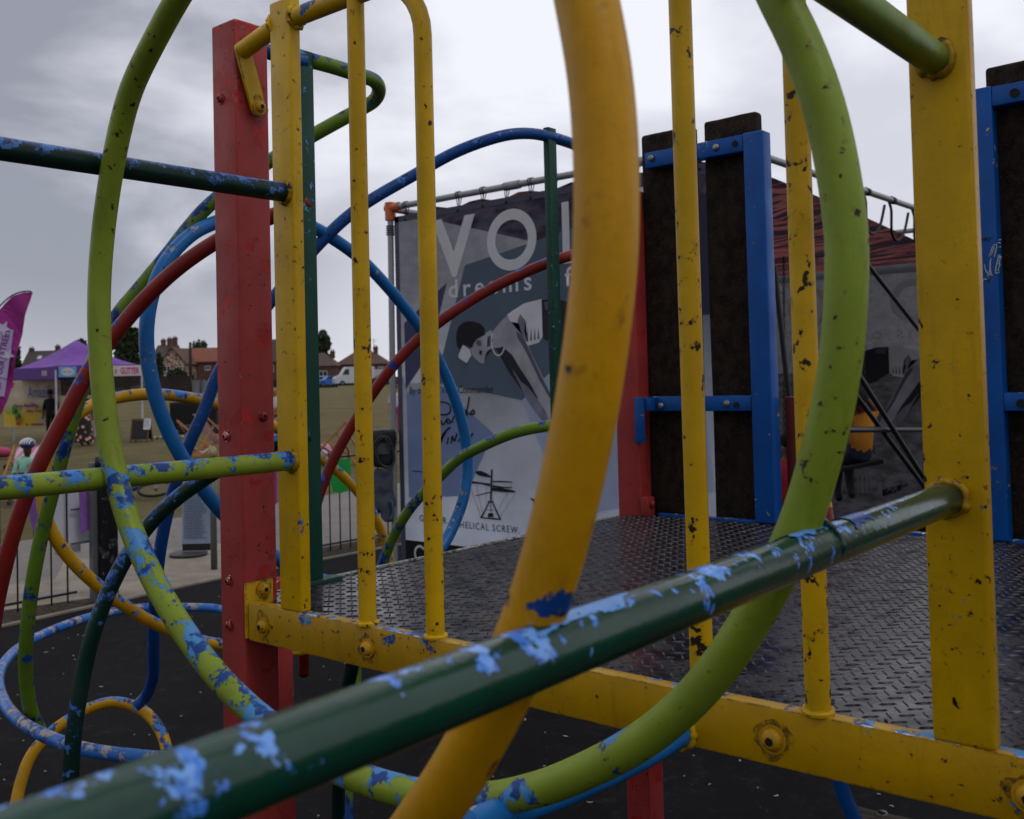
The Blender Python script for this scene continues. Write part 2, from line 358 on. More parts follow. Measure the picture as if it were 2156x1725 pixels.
# pale seed husks lying on the rubber
bm = BM()
for i in range(620):
    if i < 150: x, y = random.uniform(.2, 3.2), random.uniform(.2, 3.6)
    else: x, y = random.uniform(-5.8, 3), random.uniform(-.5, 4.5)
    s = random.uniform(.008, .022)*(1 if i % 4 else 1.6); a = random.uniform(0, 6.28); k = random.uniform(-.9, .9)
    P = [Vector((x+s*(t-.5)*math.cos(a)-k*s*(t-.5)**2*math.sin(a)*2, y+s*(t-.5)*math.sin(a)+k*s*(t-.5)**2*math.cos(a)*2, GZ+.003)) for t in (0, .33, .66, 1)]
    tube(bm, P, [.0007, .0024, .0024, .0007], 5)
tag(obj('seed_husks', bm, flat('husk', L('#b5b0a4'), .7)), 'pale curled seed husks scattered over the black rubber', 'litter', kind='stuff')

# ------------------------------------------------------------------ CLIMBING FRAME
CF = thing('climbing_frame', 'painted steel climbing frame with yellow guard rail, coloured hoops and wet tread plate deck', 'climbing frame', (.68, .9, 0))
ZT, ZB = 1.003, .915          # beam top / bottom
q = NT('bolt_grime'); n_ = q.noise(60, 5, .7); q.col(q.mix(q.rng(n_, .4, .6), L('#4a3608'), L('#241a0a'))); q.fin(.7)
tb = q.n('BsdfTransparent'); mx = q.n('MixShader'); q.l(q.rng(n_, .40, .58, .35, 1), mx.inputs[0]); q.l(q.b.outputs[0], mx.inputs[1]); q.l(tb.outputs[0], mx.inputs[2]); q.l(mx.outputs[0], q.o.inputs[0]); M_grime = q.m
def bolt(parent, c, nrm, r=.016, mat=None, h=.011, washer=True, hole=True):
    n = Vector(nrm).normalized(); c = Vector(c); bm = BM()
    prof = [(0, r), (.35*h, r*1.0), (.7*h, r*.86), (h, r*.55)]
    if washer: cyl(bm, c, c+n*.0025, r*1.35, 20)
    P = [c+n*(.002+p[0]) for p in prof]; tube(bm, P, [p[1] for p in prof], 20)
    if hole: cyl(bm, c+n*(h+.0012), c+n*(h+.0032), r*.42, 6, mi=1)
    if (mat or M_yb) == M_yb:
        g_ = BM(); u = n.orthogonal().normalized(); v = n.cross(u); sd_ = c.x*31
        poly(g_, [c+n*.0006+(u*math.cos(t)+v*math.sin(t))*r*(2.0+.9*noise.noise(Vector((math.cos(t)*1.5+sd_, math.sin(t)*1.5, sd_)))) for t in [2*math.pi*k/32 for k in range(32)]]); obj('grime_stain', g_, M_grime, parent)
    return obj('bolt', bm, [mat or M_yb, M_hole], parent, smooth=True)
def weld(bm, c, nrm, r, k=.007, squash=1.0, seed=0):
    n = Vector(nrm).normalized(); u = n.orthogonal().normalized(); v = n.cross(u); N = 28; P = []; R = []
    for i in range(N):
        a = 2*math.pi*i/N; w = 1+.16*noise.noise(Vector((math.cos(a)*2, math.sin(a)*2, seed)))
        P.append(Vector(c)+r*w*(math.cos(a)*u+math.sin(a)*v)); R.append(k*(1+.7*noise.noise(Vector((math.cos(a)*4, math.sin(a)*4, seed+5)))))
    tube(bm, P, R, 8, closed=True)
# -- yellow guard rail
bm = BM(); box(bm, (-.146, 0, ZB), (1.66, .03, ZT), .004)
M_beam = paint('yellow_beam_paint', L('#b48a00'), (BLU_A, BLU_B), .08, 12, rust=.42, seed=1, streak=True, grime=.5, top=.14, edge=L('#5a4210'))
GR = obj('guard_rail', bm, M_beam, CF, 'yellow guard rail with beam, uprights and bars', smooth=True)
def upright(x0, x1):
    bm = BM(); box(bm, (x0, .0005, ZT-.002), (x1, .0305, 2.372 if x0 < 1 else 2.5), .006, 3)
    obj('upright', bm, M_yel, GR, smooth=True)
upright(-.028, .048); upright(1.387, 1.467)
RB = .0185
ym = .0155
def bar(P):
    bm = BM(); tube(bm, P, RB, 20); b0 = Vector(P[-1]); weld(bm, (b0.x, b0.y, ZT+.002), (0,0,1), RB+.001, .0055, seed=b0.x*9); obj('bar', bm, M_yelbar, GR, smooth=True)
bar([(.249, ym, 2.5), (.248, ym, 1.7), (.247, ym, ZT-.003)])
# arched bar: bends over to the left at the top
arc = [(.15, ym, 2.275), (.30, ym, 2.275)]+[(.315+.13*math.sin(a), ym, 2.19+.13*math.cos(a)) for a in [i*math.pi/2/8 for i in range(9)]]+[(.445, ym, 2.12), (.445, ym, 1.9), (.444, ym, 1.5), (.442, ym, ZT-.003)]
arc = [(.255, ym, 2.32)]+arc[2:]
bar(arc)
bar([(1.026, ym, 2.5), (1.028, ym, 1.7), (1.03, ym, ZT-.003)])
bar([(1.219, ym, 2.5), (1.219, ym, 1.7), (1.221, ym, ZT-.003)])
bm = BM(); tube(bm, [(.04, ym, 2.325), (.25, ym, 2.325), (.6, ym, 2.325)], .021, 18); weld(bm, (.05, ym, 2.325), (1,0,0), .022, .006)
obj('top_rail', bm, paint('yellow_blue_rail', YEL, (BLU_A, BLU_B), .55, 9, seed=31), GR, smooth=True)
# top strap: short tube left of the upright and flat strap bolted on the red post
pL = Y_(520, 62, .02); pL = Vector((-.112, .03, pL.z))
bm = BM(); cyl(bm, (-.024, ym+.006, 2.325), (-.15, .012, 2.292), .021, 18); weld(bm, (-.028, ym+.004, 2.325), (1,0,.2), .0215, .006, seed=3)
obj('top_rail_stub', bm, paint('yellow_stub', YEL, (BLU_A, BLU_B), .3, 22, seed=33, rust=.4), GR, smooth=True)
bm = BM()
S0 = Vector((-.1475, .012, 2.29)); S1 = Vector((-.1475, .052, 2.165)); t = (S1-S0).normalized(); s = t.cross(Vector((1,0,0))).normalized()*.021
ring = [S0+s*math.cos(a)-t*.021*math.sin(a) for a in [i*math.pi/8 for i in range(9)]]+[S1-s*math.cos(a)+t*.021*math.sin(a) for a in [i*math.pi/8 for i in range(9)]]
slab(bm, ring, (.008, 0, 0))
obj('strap', bm, M_yel, GR, smooth=True); bolt(GR, S1+Vector((.008,0,0)), (1,0,0), .013)
# lower tab plate on the red post and beam end plate
bm = BM(); box(bm, (-.157, -.003, .918), (-.149, .075, 1.045), .003); obj('end_plate', bm, M_yel, GR, smooth=True)
bolt(GR, (-.149, .045, 1.025), (1,0,0), .013)
for x, z in ((-.088, .955), (.262, .958), (1.155, .955), (1.505, .955)): bolt(GR, (x, 0, z), (0,-1,0), .0145 if x < 1 else .016)
# -- red corner posts
def rpost(x0, y0, w, top, bolts=(), lab=None):
    bm = BM(); box(bm, (x0, y0, GZ-.02), (x0+w, y0+w, top), .006, 3)
    p = obj('corner_post', bm, M_red, CF, lab, smooth=True)
    for (c, n) in bolts: bolt(p, c, n, .010, M_red, .007)
    return p
rpost(-.252, -.0015, .095, 2.372, [((-.215,-.0015,2.19),(0,-1,0)), ((-.215,-.0015,1.045),(0,-1,0)), ((-.215,-.0015,.94),(0,-1,0)), ((-.157,.06,1.43),(1,0,0)), ((-.215,-.0015,1.385),(0,-1,0))], 'red square post beside the yellow guard rail')
rp = rpost(-.303, 1.765, .1, 2.2, [((-.203,1.81,1.42),(1,0,0))], 'red square post at the far corner of the deck')
bm = BM(); box(bm, (-.2, 1.755, .99), (-.165, 1.80, 1.06), .003); obj('lug', bm, M_red, rp, smooth=True); bolt(rp, (-.16, 1.775, 1.035), (1,0,0), .010, M_red, .008)
rpost(1.60, -.0015, .095, 2.372, lab='red square post right of the guard rail'); rpost(1.62, 1.765, .1, 2.2)
pr = Z_(1656, 1150, .985); bm = BM(); box(bm, (.325, 1.87, .91), (.365, 1.95, 1.42), .004)
obj('corner_post', bm, flat('dark_red_paint', L('#56140f'), .6), CF, 'slim dark red post behind the blue barrier', smooth=True)
a = at(588, 1420, 3.0); bm = BM(); box(bm, (a.x-.035, a.y-.03, GZ-.02), (a.x+.03, a.y+.03, .93), .005); obj('deck_leg', bm, M_red, CF, 'red leg under the deck', smooth=True)
# -- deck
ZP = .99; px0, px1, py0, py1 = -.255, 1.72, .032, 1.80
bm = BM(); box(bm, (px0, py0, ZP-.006), (px1, py1, ZP)); box(bm, (px0+.02, py0+.3, ZP-.05), (px1-.02, py0+.34, ZP-.0065)); box(bm, (px0+.02, 1.2, ZP-.05), (px1-.02, 1.24, ZP-.0065))
DK = obj('tread_plate_deck', bm, M_plate, CF, 'wet dark steel tread plate deck')
bm = BM(); s = .0205; k = 0; i = 0
y = py0+.012
while y < py1-.01:
    x = px0+.012 + (s if i % 2 else 0); j = 0; random.seed(i)
    while x < px1-.012:
        kk = (i + j) % 2 if True else 0
        d = Vector((1, .0, 0)) if ((i % 2) == 0) else Vector((0, 1, 0))
        d = (Matrix.Rotation(math.radians(40), 3, 'Z') @ d)
        n = Vector((-d.y, d.x, 0)); c = Vector((x+random.uniform(-.0007,.0007), y+random.uniform(-.0007,.0007), ZP-random.uniform(0,.0006))); hl, hw, hh = .0150, .0027, .0024
        a, b = bm.verts.new(c-d*hl), bm.verts.new(c+d*hl)
        l1, r1 = bm.verts.new(c+n*hw), bm.verts.new(c-n*hw)
        t1, t2 = bm.verts.new(c-d*hl*.62+Vector((0,0,hh))), bm.verts.new(c+d*hl*.62+Vector((0,0,hh)))
        for f in ((a,r1,t1),(r1,t2,t1),(r1,b,t2),(b,l1,t2),(l1,t1,t2),(l1,a,t1)): bm.faces.new(f)
        x += 2*s; j += 1
    y += s*.86; i += 1
obj('tread_pattern', bm, M_loz, DK)['kind'] = 'stuff'
bm = BM(); random.seed(3)
for i in range(70):
    x, y = random.uniform(px0+.05, px1-.1), random.uniform(py0+.03, py1-.05); s_ = random.uniform(.004, .010); a_ = random.uniform(0, 6.28)
    d_ = Vector((math.cos(a_), math.sin(a_), 0)); n_ = Vector((-d_.y, d_.x, 0)); c_ = Vector((x, y, ZP+.0012)); slab(bm, [c_-d_*s_, c_+n_*s_*.35, c_+d_*s_, c_-n_*s_*.3], (0, 0, .0012))
tag(obj('dirt_crumbs', bm, flat('crumb', L('#4a4234'), .9, .5, 30), loc=(.7, .9, ZP)), 'small dry crumbs of bark and dirt scattered over the tread plate deck', 'litter', kind='stuff')
bm = BM(); box(bm, (px0-.012, py0+.2, ZP-.055), (px0-.0005, py1-.1, ZP+.006), .002); obj('deck_lip', bm, M_worn, DK, 'worn pale lip along the left edge')
bm = BM(); box(bm, (px0+.1, py1+.0005, ZP-.03), (px1, py1+.025, ZP+.008), .003); obj('deck_lip', bm, M_blup, DK, 'blue rail along the far edge')
bm = BM(); poly(bm, [(1.15,.034,ZP+.0015)]*0 or [(px0+.02,1.62,ZP+.001),(px0+.11,1.62,ZP+.001),(px0+.11,1.66,ZP+.001)]); bm.free()
# -- dark green posts on the left side
for (yy0, yy1, zt) in ((.245, .30, X_(651, 112, -.25).z), (1.31, 1.355, 2.36)):
    bm = BM(); box(bm, (-.262, yy0, .96), (-.238, yy1, zt), .003); 
    if yy0 < 1: box(bm, (-.262, yy0-.02, .985), (-.22, yy1+.05, .9995), .002)
    obj('side_post', bm, M_dgpost, CF, 'dark green flat post on the left side of the deck', smooth=True)
# -- climbing tubes
def ctube(name, pts, r, mat, label, closed=False, n=8, sm=2, parent=None, seg=18):
    P = crom(pts, n, closed); P = smoothpath(P, sm*2, closed)
    bm = BM(); tube(bm, P, r, seg, closed); return obj(name, bm, mat, parent or CF, label, smooth='all')
RT_ = .0213
def PY(L_, Yv): return [Y_(x, y, Yv) for x, y in L_]
hoopYs = -.43
vis = [(430,-90),(378,-10),(318,100),(270,205),(237,350),(216,500),(208,640),(213,780),(226,900),(246,1010),(280,1125),(345,1262),(430,1390),(520,1488),(640,1580),(740,1632),(890,1676),(1020,1683),(1110,1668),(1200,1638),(1350,1562),(1480,1448),(1580,1308),(1660,1160),(1712,1020),(1765,800),(1782,600),(1778,450),(1742,250),(1690,100),(1640,0),(1575,-110)]
H1 = PY(vis, hoopYs)
def XZ(P, Yv): return [Vector((p.x, Yv, p.z)) for p in P]
z1 = H1[0]; zz = H1[-1]
topc = [(zz.x-.12, 2.06), (zz.x-.26, 2.20), (.98, 2.32), (.80, 2.38), (.62, 2.36), (z1.x+.07, 2.30)]
H1c = H1+[Vector((a, hoopYs, b)) for a, b in topc]
LH = ctube('hoop', H1c, RT_, M_lime, 'large lime green hoop with blue paint chips', True, 6)
yv = [(1165,-330),(1205,-150),(1235,0),(1262,150),(1275,300),(1277,450),(1268,620),(1228,900),(1160,1190),(1095,1370),(1030,1510),(960,1632),(895,1725)]
H2 = PY(yv, -.87); last = H2[-1]
tail = [(1.22,1.09),(1.08,1.01),(.92,.95),(.72,.93),(.52,.97),(.33,1.05),(.15,1.2),(.03,1.42),(0,1.65),(.05,1.9),(.18,2.1),(.36,2.26),(.6,2.36),(.85,2.38),(1.08,2.26),(1.28,2.08)]
H2c = H2+[Vector((a, -.87, b)) for a, b in tail]
H2c = [p for p in H2c if not (p.z > 2.0 and p in H2)]
ctube('hoop', H2c, RT_*1.02, M_yelhoop, 'large yellow hoop nearest the camera', True, 6)
# straight bars standing out from the uprights
def sbar(pz, x, z, mat, lab, yend=-1.52, r=RT_, drop=0):
    bm = BM(); N = 26
    tube(bm, [Vector((x, .004+(yend-.004)*i/N, z+drop*(yend*i/N))) for i in range(N+1)], r, 24)
    o = obj('climbing_bar', bm, mat, CF, lab, smooth='all')
    bm = BM(); weld(bm, (x, -.002, z), (0,1,0), r+.0005, .0065, seed=x+z); obj('weld_bead', bm, M_weld, o, smooth='all')
    bm = BM(); weld(bm, (x, hoopYs+.016, z), (0,1,0), r-.0012, .0035, seed=x+z+2); obj('weld_bead', bm, mat, o, smooth='all')
    return o
sbar(0, .020, 1.932, M_dgrblue, 'dark green bar with blue chips, upper left'); sbar(0, .024, 1.335, M_limebar, 'lime green bar with blue chips, lower left')
sbar(0, 1.420, 1.328, M_dgr, 'dark green bar with pale blue chips crossing the whole view', -2.2, drop=.0138); sbar(0, 1.424, 1.918, M_limebar2, 'lime green bar at the upper right')
# bare blue patch where the yellow hoop meets the dark green bar
def flake(x, z, r, y0, y1, a0, a1, mat, seed, lab):
    bm = BM(); NY, NA = 60, 40; V = {}
    for i in range(NY+1):
        for j in range(NA+1):
            u, v = i/NY, j/NA; an = math.radians(a0+(a1-a0)*v); V[i, j] = bm.verts.new((x+(r+.0007)*math.sin(an), y0+(y1-y0)*u, z+(r+.0007)*math.cos(an)))
    for i in range(NY):
        for j in range(NA):
            u, v = (i+.5)/NY*2-1, (j+.5)/NA*2-1; n_ = noise.noise(Vector((u*2.2+seed, v*1.6, seed)))*.55+noise.noise(Vector((u*7+seed, v*5, seed)))*.3
            if max(abs(u), abs(v))**2+n_*1.1 < .62: bm.faces.new((V[i,j], V[i+1,j], V[i+1,j+1], V[i,j+1]))
    bmesh.ops.delete(bm, geom=[v for v in bm.verts if not v.link_faces], context='VERTS'); return obj('paint_flake', bm, mat, CF, lab, smooth='all')
M_fl1 = flat('bare_pale_blue', L('#5c93d6'), .35, .3, 40); M_fl2 = flat('bare_dark_blue', L('#143f86'), .35, .3, 40)
flake(1.42, 1.3166, RT_, -.90, -.76, -80, 40, M_fl1, 3, 'pale blue bare patch beside the yellow hoop'); flake(1.42, 1.3218, RT_, -.50, -.40, -90, 30, M_fl1, 8, 'pale blue bare patch beside the lime hoop'); flake(1.42, 1.3234, RT_, -.37, -.30, -70, 60, M_fl2, 5, 'dark blue bare patch')
# blue bar under the lime hoop, from the beam
xb = Y_(1437, 1543, 0).x
ctube('climbing_bar', [Vector((xb, .004, Y_(1437,1543,0).z))]+[X_(x, y, xb) for x, y in ((1370,1583),(1300,1618),(1200,1662),(1110,1695),(1030,1722),(985,1740))], .0195, M_blue, 'blue bar below the lime hoop')
bm = BM(); weld(bm, (xb, -.002, Y_(1437,1543,0).z), (0,1,0), .021, .007, seed=2); obj('weld_bead', bm, M_yel, CF, 'yellow weld under the beam', smooth='all')
# -- left side tangle: planar hoop and arches going out to the left (X = distance out)
def PX(L_): return [X_(x, y, X) for x, y, X in L_]
ctube('hoop', [X_(x, y, -.68) for x, y in [(450,470),(400,496),(350,550),(320,620),(308,700),(315,780),(335,860),(370,940),(420,1020),(480,1092),(560,1160),(650,1212),(760,1236),(860,1212),(928,1155),(962,1090),(980,1030),(984,960),(973,890),(945,805),(902,720),(850,645),(770,555),(700,502),(640,470),(570,452),(505,453)]], .0205, M_blue, 'bright blue hoop left of the deck', True, 6, 1)
tubes = [
 ('arch', [(1300,350,-.25),(1250,322,-.25),(1205,303,-.25),(1160,289,-.25),(1110,281,-.27),(1050,288,-.32),(960,320,-.42),(870,370,-.52),(770,428,-.6),(700,485,-.66),(620,572,-.74),(560,648,-.8),(500,722,-.86),(455,795,-.9),(430,865,-.92),(398,935,-.95),(372,1010,-1.0),(350,1090,-1.05),(334,1180,-1.1),(325,1290,-1.2),(323,1380,-1.28),(322,1425,-1.34),(308,1465,-1.4),(285,1488,-1.42)], .0195, M_bluedk, 'long dark blue arch rising over the banner'),
 ('arch', [(655,128,-.25),(700,140,-.25),(755,158,-.25),(788,170,-.26),(798,190,-.29),(788,212,-.33),(755,232,-.37),(700,262,-.42),(640,296,-.48),(565,341,-.55),(500,385,-.62),(440,432,-.68),(395,482,-.72),(350,540,-.76),(290,612,-.82),(240,675,-.87),(185,785,-.93),(150,890,-.98),(120,1000,-1.03),(90,1115,-1.09),(68,1230,-1.15),(56,1340,-1.2),(55,1430,-1.26),(66,1500,-1.3),(85,1540,-1.32)], .0205, M_limeblue, 'lime and blue arch bent over from the dark green post'),
 ('arch', [(648,425,-.25),(575,455,-.3),(510,482,-.38),(450,512,-.45),(370,568,-.52),(300,635,-.6),(240,706,-.66),(185,785,-.71),(130,888,-.76),(80,985,-.8),(40,1085,-.85),(8,1200,-.9),(-15,1320,-.95),(-30,1500,-1.0),(-40,1750,-1.05),(-45,2000,-1.08)], .0205, M_redt, 'long red arch curving down at the left'),
 ('arch', [(1300,515,-.25),(1250,524,-.25),(1205,537,-.25),(1130,563,-.35),(1030,610,-.48),(950,660,-.58),(880,715,-.67),(820,780,-.75),(770,850,-.83),(728,918,-.9),(692,990,-.96),(665,1065,-1.0),(648,1160,-1.05),(640,1290,-1.1),(640,1420,-1.2)], .0195, M_redt, 'red arch in front of the banner'),
 ('arch', [(1225,888,-.25),(1165,895,-.25),(1080,912,-.38),(1000,947,-.56),(965,967,-.64),(930,1000,-.72),(870,1062,-.84),(832,1122,-.94),(810,1175,-1.0),(792,1235,-1.05),(780,1320,-1.1)], .0195, M_limeblue, 'lime arch springing from the bright blue hoop'),
 ('arch', [(652,918,-.25),(582,932,-.3),(510,962,-.38),(430,1008,-.46),(350,1068,-.54),(290,1135,-.6),(240,1222,-.64),(200,1320,-.67),(175,1420,-.69),(157,1530,-.7),(149,1640,-.71),(146,1760,-.72),(148,1950,-.73)], .0205, M_dgrblue, 'dark green and blue arch reaching the ground'),
]
for nm, P, r, m, lab in tubes: ctube(nm, PX(P), r, m, lab)
ctube('hoop', [X_(x, y, -1.1) for x, y in [(455,851),(400,838),(330,830),(260,835),(195,853),(145,888),(112,940),(95,1000),(91,1060),(105,1112),(150,1180),(220,1245),(300,1299),(380,1337),(460,1357),(560,1372),(660,1365),(750,1330),(805,1270),(822,1205),(812,1145),(790,1090),(760,1043),(720,1001),(675,965),(630,932),(575,897),(515,870)]], .0190, M_yelblue, 'yellow hoop with blue chips at the left', True, 6, 1)
ctube('hoop', [Z_(x, y, .52) for x, y in [(465,1283),(400,1279),(310,1279),(230,1290),(150,1312),(70,1346),(20,1382),(-4,1425),(6,1475),(45,1522),(120,1560),(200,1582),(300,1594),(380,1600),(470,1600),(540,1560),(566,1480),(560,1390),(520,1308)]], .0190, paint('blue_low_hoop', L('#2a6ab8'), (L('#8d8688'), L('#123a80')), .4, 14, seed=44, rough=.35), 'low level blue hoop above the rubber', True, 6, 1)
hp = [(30,1760,3.25),(34,1690,3.3),(60,1600,3.35),(105,1545,3.4),(150,1512,3.45),(190,1490,3.5),(240,1478,3.55),(290,1490,3.55),(322,1515,3.5),(343,1550,3.45),(352,1590,3.4),(354,1660,3.35),(352,1740,3.3)]
ctube('arch', [at(*p) for p in hp], .0190, M_yelblue, 'small low arch, blue on top and yellow at its feet')
ctube('climbing_bar', [at(742,1360,3.0), at(741,1405,3.0), at(726,1480,3.05), at(714,1620,3.1), at(712,1760,3.15), at(712,1900,3.2)], .0205, M_dgrblue, 'dark bar under the deck')
ctube('climbing_bar', [at(752,1390,3.6), at(750,1440,3.6), at(742,1600,3.5), at(733,1680,3.45), at(736,1800,3.4)], .0165, M_limeblue, 'lime and blue bar under the deck')
bm = BM(); cyl(bm, X_(640,130,-.25), X_(540,103,-.23), .019, 16); obj('climbing_bar', bm, M_bluedk, CF, 'short blue bar behind the red post', smooth='all')
ctube('climbing_bar', [at(1768,1600,2.3), at(1772,1660,2.3), at(1800,1725,2.3), at(1830,1800,2.3)], .017, paint('blue_yellow_leg', L('#0d55a4'), (L('#a87d10'), L('#7a5a10')), .5, 9, seed=50), 'blue and yellow bar under the deck at the right')

# -- blue barriers with rubber slabs on the far edge
def barrier(x0, x1, ztop, rails, slabs, lab, tabx=None):
    bm = BM(); yb = 1.80
    for a, b in x1: box(bm, (a, yb-.0125, ZP+.002), (b, yb+.05, ztop), .006, 3)
    B = obj('barrier', bm, M_blup, CF, lab, smooth=True)
    for za, zb in rails:
        bm = BM(); box(bm, (x0[0], yb-.010, za), (x0[1], yb+.035, zb), .004); obj('rail', bm, M_blup, B, smooth=True)
    for i, (a, b, zt) in enumerate(slabs):
        bm = BM(); box(bm, (a, yb+.037, ZP-.02), (b, yb+.085, zt), .012, 3)
        bmesh.ops.subdivide_edges(bm, edges=bm.edges[:], cuts=3, use_grid_fill=True)
        for v in bm.verts: v.co += .003*noise.noise_vector(v.co*14)
        obj('rubber_slab', bm, M_slab, B, smooth=True)
    return B
P1 = lambda x, y: Y_(x, y, 1.79)
xr0, xr1 = P1(1577, 700).x, P1(1620, 700).x
zt = P1(1600, 274).z; zr = P1(1480, 335)
railz = (zt-.085, zt-.002); mr = (P1(1480, 866).z, P1(1480, 834).z)
s1 = (P1(1346, 700).x, P1(1455, 700).x, P1(1400, 268).z); s2 = (P1(1480, 700).x, P1(1598, 700).x-.008, P1(1530, 238).z)
B1 = barrier((-.16, xr0), [(xr0, xr1)], zt, [(zt-.062, zt-.003), mr], [s1, s2], 'blue framed barrier with two dark rubber slabs beside the far red post')
for x, y in ((1371, 334), (1457, 321), (1508, 311), (1392, 855), (1531, 850)):
    p = P1(x, y); bolt(B1, (p.x, 1.79, p.z), (0,-1,0), .0125, M_bolt, .008, False, False)
for x, y in ((1548, 303), (1551, 853)):
    p = P1(x, y); bm = BM(); cyl(bm, (p.x, 1.7895, p.z), (p.x, 1.786, p.z), .011, 16); obj('bolt_hole', bm, M_hole, B1)
ta, tb = P1(1334, 867), P1(1356, 934)
ta, tb = Y_(1334, 867-30, 1.755), Y_(1357, 934, 1.755)
bm = BM(); box(bm, (ta.x, 1.755, tb.z), (tb.x, 1.764, ta.z), .003); box(bm, (tb.x-.01, 1.764, ta.z-.05), (tb.x+.03, 1.7895, ta.z), .002); obj('mounting_tab', bm, M_blup, B1, smooth=True)
xq = P1(2052, 700).x; xq1 = P1(2107, 700).x
zt2 = P1(2075, 188).z; zt2 = zt
B2 = barrier((xq1, xq1+.52), [(xq, xq1), (xq1+.52, xq1+.6)], zt, [(zt-.062, zt-.003), mr], [(xq1-.03, xq1+.2, zt+.07), (xq1+.23, xq1+.42, zt+.05)], 'blue framed barrier at the right with scratched marks')
p = P1(2136, 196); bm = BM(); cyl(bm, (p.x, 1.7895, p.z), (p.x, 1.786, p.z), .013, 16); obj('bolt_hole', bm, M_hole, B2)
p = P1(2150, 850); bm = BM(); cyl(bm, (p.x, 1.7895, p.z), (p.x, 1.786, p.z), .013, 16); obj('bolt_hole', bm, M_hole, B2)
# scratched marks on it (bare metal)
bm = BM(); yy = 1.7868
def strokes(bm, Ls, r, yv, r_end=.3):
    for Lp in Ls:
        P = crom([Y_(x, y, yv) for x, y in Lp], 5); tube(bm, P, [r*(r_end+(1-r_end)*math.sin(math.pi*min(1, max(0, i/(len(P)-1))))) for i in range(len(P))], 6)
g = lambda zx, zy: (1897.3+zx*.25, 431.2+zy*.25)
SL = [[(735,440),(755,400),(775,350),(800,330)],[(745,445),(770,400),(785,350)],[(800,330),(805,350),(790,420),(780,440),(800,400)],[(820,300),(845,295)],[(810,320),(840,325)],[(825,365),(840,350)],[(820,420),(810,480),(795,560),(820,540)],[(830,420),(825,480),(830,510),(820,540),(825,575)],[(700,500),(715,560),(745,580),(750,480),(765,450)],[(755,470),(750,540),(760,590),(775,600)],[(675,510),(680,520)],[(675,600),(680,570)],[(685,655),(700,630),(725,630)],[(720,600),(740,590),(770,600)],[(840,430),(820,455),(840,440),(832,480)],[(790,560),(805,580),(828,570)]]
strokes(bm, [[g(*p) for p in s_] for s_ in SL], .0022, yy)
obj('scratched_mark', bm, flat('scratch_metal', L('#9aa6b4'), .5), B2)
bm = BM(); strokes(bm, [[g(*p) for p in s_] for s_ in [[(668,300),(680,285),(690,300)],[(695,300),(700,270),(710,300),(720,270),(725,300)],[(735,270),(745,290),(762,265)],[(745,290),(735,310)]]], .0015, yy)
obj('pen_mark', bm, flat('marker_ink', L('#12282c'), .6), B2)

# ================================================================== PARK RAILINGS
M_rail = flat('black_rail_paint', L('#1b1e20'), .5, .4, 30)
M_galv = flat('galvanised_steel', L('#6f7478'), .45, .35, 14, .05, .5, (1,1,.3))
def railing(name, lab, p0, p1, zt=.816, z0=-.24, sp=.142, bow=True, grp='bow top park railings'):
    p0, p1 = Vector(p0), Vector(p1); t = (p1-p0); Ln = t.length; t.normalize()
    R = thing(name, lab, 'railing', (p0.x, p0.y, GZ), grp)
    bm = BM(); n = Vector((-t.y, t.x, 0))
    obox(bm, p0+Vector((0,0,z0))-n*.012, t*Ln, n*.024, (0,0,.02), .002); obox(bm, p0+Vector((0,0,zt-.12))-n*.012, t*Ln, n*.024, (0,0,.02), .002)
    obj('rail', bm, M_rail, R)
    k = int(Ln/sp/2)
    for i in range(k):
        a = p0+t*(sp*(2*i+.5)); b = a+t*sp; bm = BM(); h = sp/2
        P = [a+Vector((0,0,GZ-.02)), a+Vector((0,0,zt-h))]+[a+t*(h-h*math.cos(u))+Vector((0,0,zt-h+h*math.sin(u))) for u in [j*math.pi/8 for j in range(1,8)]]+[b+Vector((0,0,zt-h)), b+Vector((0,0,GZ-.02))]
        tube(bm, P, .0075, 8); obj('bow_bar', bm, M_rail, R, smooth='all')
    return R
railing('park_railing', 'dark bow top railing with white board, left of the gate opening', (*g12((-5.27, .3)), 0), (*g12((-5.30, 2.2)), 0))
railing('park_railing', 'dark bow top railing with green pennant, seen between the yellow bars', (*g12((-5.38, 4.2)), 0), (*g12((-5.36, 7.6)), 0))
# gate posts
g0 = Z_(201, 1264, GZ); bm = BM(); box(bm, (g0.x-.034, g0.y-.034, GZ-.02), (g0.x+.034, g0.y+.034, at(201, 975, depth(g0)).z), .003); tag(obj('gate_post', bm, M_galv, loc=(g0.x, g0.y, GZ)), 'square galvanised gate post beside the wide black post', 'post')
g1 = Z_(226, 1262, GZ); t_ = thing('gate_post', 'wide black gate post with peeling paint and a latch box', 'post', (g1.x, g1.y, GZ))
bm = BM(); box(bm, (g1.x-.06, g1.y-.07, GZ-.02), (g1.x+.07, g1.y+.07, at(226, 972, depth(g1)).z), .006)
obj('post', bm, paint('peeling_black', L('#0c0c0e'), (L('#4a4a50'), L('#2c2c30')), .4, 9, seed=60, rough=.5), t_)
lp = at(292, 1130, depth(g1)); bm = BM(); box(bm, (lp.x-.05, lp.y-.04, lp.z-.06), (lp.x+.06, lp.y+.03, lp.z+.07), .01); box(bm, (lp.x-.16, lp.y-.012, lp.z-.02), (lp.x+.0, lp.y+.012, lp.z+.02), .003); obj('latch', bm, M_rail, t_)
lp = at(207, 974, depth(g1)); bm = BM(); cyl(bm, lp+Vector((0,0,-.05)), lp+Vector((0,0,.05)), .03, 12); box(bm, (lp.x-.08, lp.y-.01, lp.z-.03), (lp.x+.02, lp.y+.01, lp.z-.01)); obj('hinge', bm, M_rail, t_)
